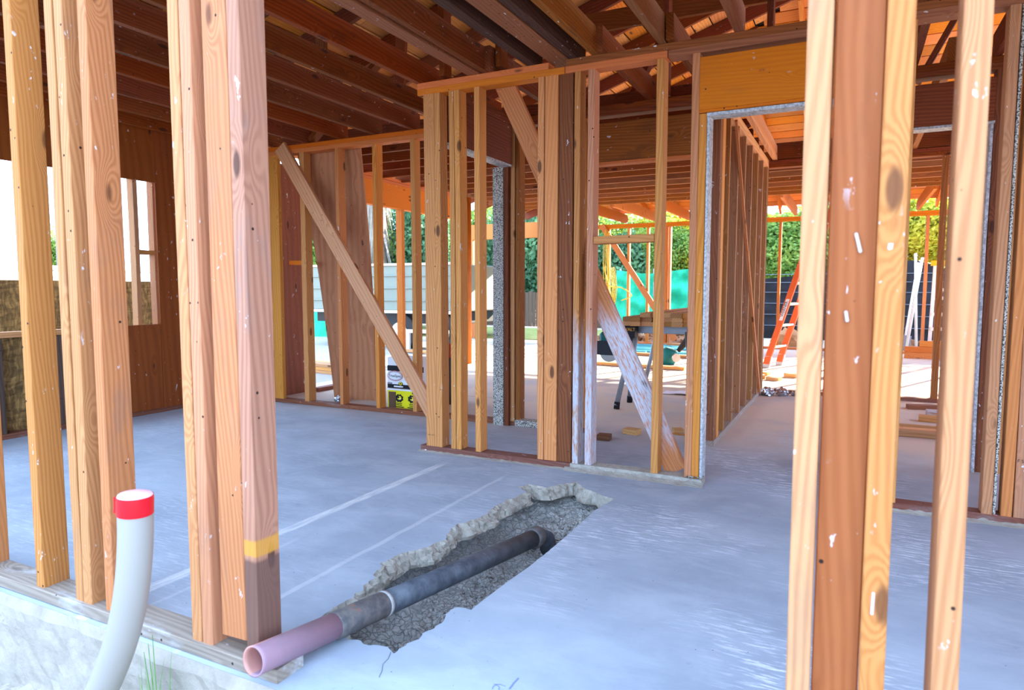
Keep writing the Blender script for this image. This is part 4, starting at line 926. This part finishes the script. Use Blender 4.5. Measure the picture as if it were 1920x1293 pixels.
# strand board barrier and neighbour at left
ob = empty('strand_board_barrier', (-6.6, 3.2, -.05), 'strand board barrier standing outside the left window', 'barrier')
for k in range(5):
    y = -.6 + 1.22*k; board('panel', (-6.6, y, -.05), (-6.6, y, 1.15), 1.215, .015, YD, 'strand_board', ob, .001, 2)
    board('post', (-6.68, y-.6, -.05), (-6.68, y-.6, 1.12), .09, .04, XD, 'fence_wood', ob)
wt = empty('white_lattice_fence', (-11, 3.5, 0), 'white fence seen through the left window above the strand board', 'fence')
for k in range(34):
    y = -2 + .31*k; board('picket', (-11, y, -.05), (-11, y, 1.38), .29, .03, YD, 'lattice_white', wt, .001, 1)
board('cap_rail', (-11, -2.1, 1.40), (-11, 8.6, 1.40), .10, .06, XD, 'lattice_white', wt, .001, 3)
nh = empty('neighbour_house', (-19, 3.2, 0), 'cream neighbouring house with a pale tiled roof at the far left', 'house')
box('wall', -24, -17, -4, 5.6, -.05, 2.9, 'stucco_cream', nh, .02)
bm = bmesh.new(); vs = [bm.verts.new(p) for p in ((2.6,-7.8,2.75),(2.6,3.0,2.75),(-1.5,1.0,4.2),(-1.5,-5.6,4.2),(-5.6,3.0,2.75),(-5.6,-7.8,2.75))]
for f in ((0,1,2,3),(1,4,2),(4,5,3,2),(5,0,3),(0,5,4,1)): bm.faces.new([vs[i] for i in f])
bmo('roof', bm, 'roof_tile', nh, (-19, 3.2, 0))
lp = empty('utility_pole', (-12.4, 7.2, 0), 'grey utility pole seen through the window right of centre', 'pole'); tube('shaft', [(-12.4,7.2,0),(-12.35,7.2,6.5)], [.13,.11], 'pole_grey', lp, 14); tube('riser_pipe', [(-12.25,7.1,0),(-12.22,7.1,3.2)], .05, 'lattice_white', lp, 10)
tk = empty('palm_trunk', (-9.0, 3.55, 0), 'straw coloured shaggy palm trunk outside the left window', 'palm')
rg = [ (-9.0, 3.55, -.05 + .12*k) for k in range(48)]; tube('trunk', rg, [.16 + .03*(k % 2) for k in range(48)], 'thatch', tk, 18, smooth=False)

# trailer beyond the left rear
tr_ = empty('box_trailer', (-7.6, 10.6, 0), 'grey green box trailer on dark wheels parked beyond the back wall', 'trailer')
box('body', -9.6, -6.0, 10.0, 11.8, .68, 1.50, 'trailer_green', tr_, .02)
for z in (.86, 1.08, 1.30): box('side_rib', -9.6, -6.0, 9.975, 10.0, z, z+.02, 'trailer_green', tr_, .003)
for x in (-9.0, -8.4, -7.8, -7.2, -6.6): box('side_post', x, x+.03, 9.97, 10.0, .68, 1.50, 'trailer_green', tr_, .003)
box('top_rail', -9.62, -5.98, 9.97, 10.03, 1.49, 1.53, 'stucco_cream', tr_, .004); box('rub_rail', -9.62, -5.98, 9.95, 10.0, .64, .69, 'white_paint', tr_, .004)
box('chassis', -9.4, -6.2, 10.2, 11.6, .45, .66, 'dark_body', tr_, .01)
for x in (-7.35, -6.45, -8.7):
    w_ = tube('wheel', [(x, 10.10, .30), (x, 10.32, .30)], .33, 'tyre', tr_, 28); h_ = tube('hub', [(x, 10.08, .30), (x, 10.10, .30)], .17, 'steel', None, 20); h_.parent = w_; h_.location = h_.location - WL(w_)
box('step_bar', -7.3, -6.2, 9.9, 9.95, .30, .36, 'white_paint', tr_, .004); box('step_leg', -7.15, -7.0, 9.9, 9.95, -.02, .30, 'white_paint', tr_, .004)
pk = empty('pickup_truck', (-8.4, 14.2, 0), 'dark pickup with red and white load seen just left of the plaster jamb', 'truck')
box('body', -10.2, -7.3, 13.4, 15.0, .5, .95, 'red_paint', pk, .06); box('cab', -9.6, -7.9, 13.5, 14.9, .95, 1.62, 'dark_body', pk, .12); box('rack', -8.6, -7.2, 13.3, 13.36, 1.10, 1.16, 'white_paint', pk); box('rack', -8.6, -7.2, 13.3, 13.36, .84, .88, 'white_paint', pk)
for x in (-9.6, -7.9): tube('wheel', [(x, 13.35, .33), (x, 13.55, .33)], .34, 'tyre', pk, 24)

# ------------------------------------------------------------ trees and hedges
def leafmesh(n, rx, ry, rz_, s, seed, droop=0):
    rnd = random.Random(seed); V, F = [], []
    blobs = [(Vector((rnd.uniform(-.6,.6)*rx, rnd.uniform(-.5,.5)*ry, rnd.uniform(-.7,.7)*rz_)), rnd.uniform(.35,.6)) for _ in range(14)]
    for i in range(n):
        c, k = rnd.choice(blobs); d = Vector((rnd.gauss(0,1), rnd.gauss(0,1), rnd.gauss(0,1))).normalized() * (rnd.random()**.35)
        p = c + Vector((d.x*rx*k, d.y*ry*k, d.z*rz_*k)); a = Vector((rnd.gauss(0,1), rnd.gauss(0,1), rnd.gauss(0,1)-droop)).normalized(); b = a.cross(Vector((rnd.gauss(0,1), rnd.gauss(0,1), rnd.gauss(0,1)))).normalized(); l = s*rnd.uniform(.6,1.4)
        k0 = len(V); V += [p, p + a*l*.5 + b*l*.25, p + a*l, p + a*l*.5 - b*l*.25]; F.append((k0, k0+1, k0+2, k0+3))
    me = bpy.data.meshes.new('foliage'); me.from_pydata(V, [], F); me.update(); return me
LM = {}
for nm, mat, n, s, dr in (('y', 'leaf_yellow', 22000, .11, 0), ('g', 'leaf_green', 20000, .12, 0), ('d', 'leaf_dark', 18000, .15, 0), ('f', 'leaf_green', 26000, .15, .6)):
    me = leafmesh(n, 1.5, 1.1, 1.6, s, hash(nm) % 97 if False else ord(nm), dr); me.materials.append(M[mat]); LM[nm] = me
def tree(x, y, z, k, sx, sz, label, cat='tree', group=None):
    t = empty('leafy_hedge' if cat == 'hedge' else 'tree', (x, y, -.05), label, cat, group)
    f = bpy.data.objects.new('foliage', LM[k]); COL.objects.link(f); f.parent = t; f.location = (0, 0, z); f.scale = (sx, sx*.8, sz); f.rotation_euler.z = random.uniform(-.4, .4); f['kind'] = 'stuff'
    tube('trunk', [(x, y, -.05), (x+.1, y, z*.6), (x, y, z)], [.10, .08, .05], 'bark', t, 8)
tree(-9.6, 19.6, 1.9, 'd', 1.1, 1.25, 'dark green dense shrub seen just right of the plaster jamb', 'tree')
tree(-11.6, 20.4, 2.2, 'f', 1.2, 1.3, 'green tree between the orange post and the plaster jamb', 'tree')
tree(-6.2, 19.2, 1.3, 'd', 1.0, 1.0, 'dark ivy covered shrub behind the yellow cord', 'tree')
tree(-7.0, 20.2, 2.4, 'g', 1.1, .75, 'sunlit tree top above the ivy shrub', 'tree')
tree(-5.0, 19.8, 2.3, 'y', 1.15, .72, 'yellow green tree above the left half of the green screen', 'tree')
tree(-3.0, 19.4, 2.3, 'y', 1.2, .70, 'yellow green tree above the right half of the green screen', 'tree')
tree(-4.2, 18.8, 1.9, 'g', .8, .6, 'leafy bush drooping over the green screen', 'tree')
tree(-.9, 19.0, 2.1, 'f', 1.2, .85, 'feathery green tree behind the orange ladder', 'tree')
tree(1.2, 18.8, 2.1, 'y', 1.2, .85, 'bright yellow hedge above the black screen', 'tree')
tree(3.4, 18.8, 2.1, 'y', 1.2, .85, 'bright yellow hedge at the far right above the black screen', 'tree')
tree(.2, 21.6, 2.4, 'g', 1.4, .8, 'green tree crown filling the gap behind the right hedges', 'tree')
tree(-13.5, 15.2, 1.8, 'g', 1.2, 1.1, 'green bush behind the trailer left of the dead palm', 'tree')
tree(-11.5, 16.4, 2.2, 'd', 1.1, 1.1, 'dark bush behind the trailer right of the dead palm', 'tree')
tree(-14.0, 2.9, 1.5, 'y', .8, .55, 'sunny garden bush seen at the left edge through the window', 'tree')
tree(-15.2, 9.0, 1.5, 'g', .6, .5, 'small bush seen in the right corner of the window', 'tree')
pt = empty('dead_palm', (-11.2, 14.4, 0), 'grey palm trunk wrapped in hanging dead fronds above the trailer', 'palm')
tube('trunk', [(-11.2,14.4,-.05),(-11.2,14.4,3.0),(-11.15,14.4,6.0)], [.30,.26,.24], 'palm_bark', pt, 14)
bm = bmesh.new()
for k in range(420):
    a = random.uniform(0, 6.28); z = random.uniform(1.2, 5.4); r0 = .28; l = random.uniform(.5, 1.2); w = .02
    p = Vector((r0*math.cos(a), r0*math.sin(a), z)); q = p + Vector((math.cos(a)*random.uniform(.05,.28), math.sin(a)*random.uniform(.05,.28), -l)); s = Vector((-math.sin(a), math.cos(a), 0))*w
    bm.faces.new([bm.verts.new(v) for v in (p-s, p+s, q)])
bmo('dead_fronds', bm, 'palm_bark', pt, (-11.2, 14.4, 0))['kind'] = 'stuff'
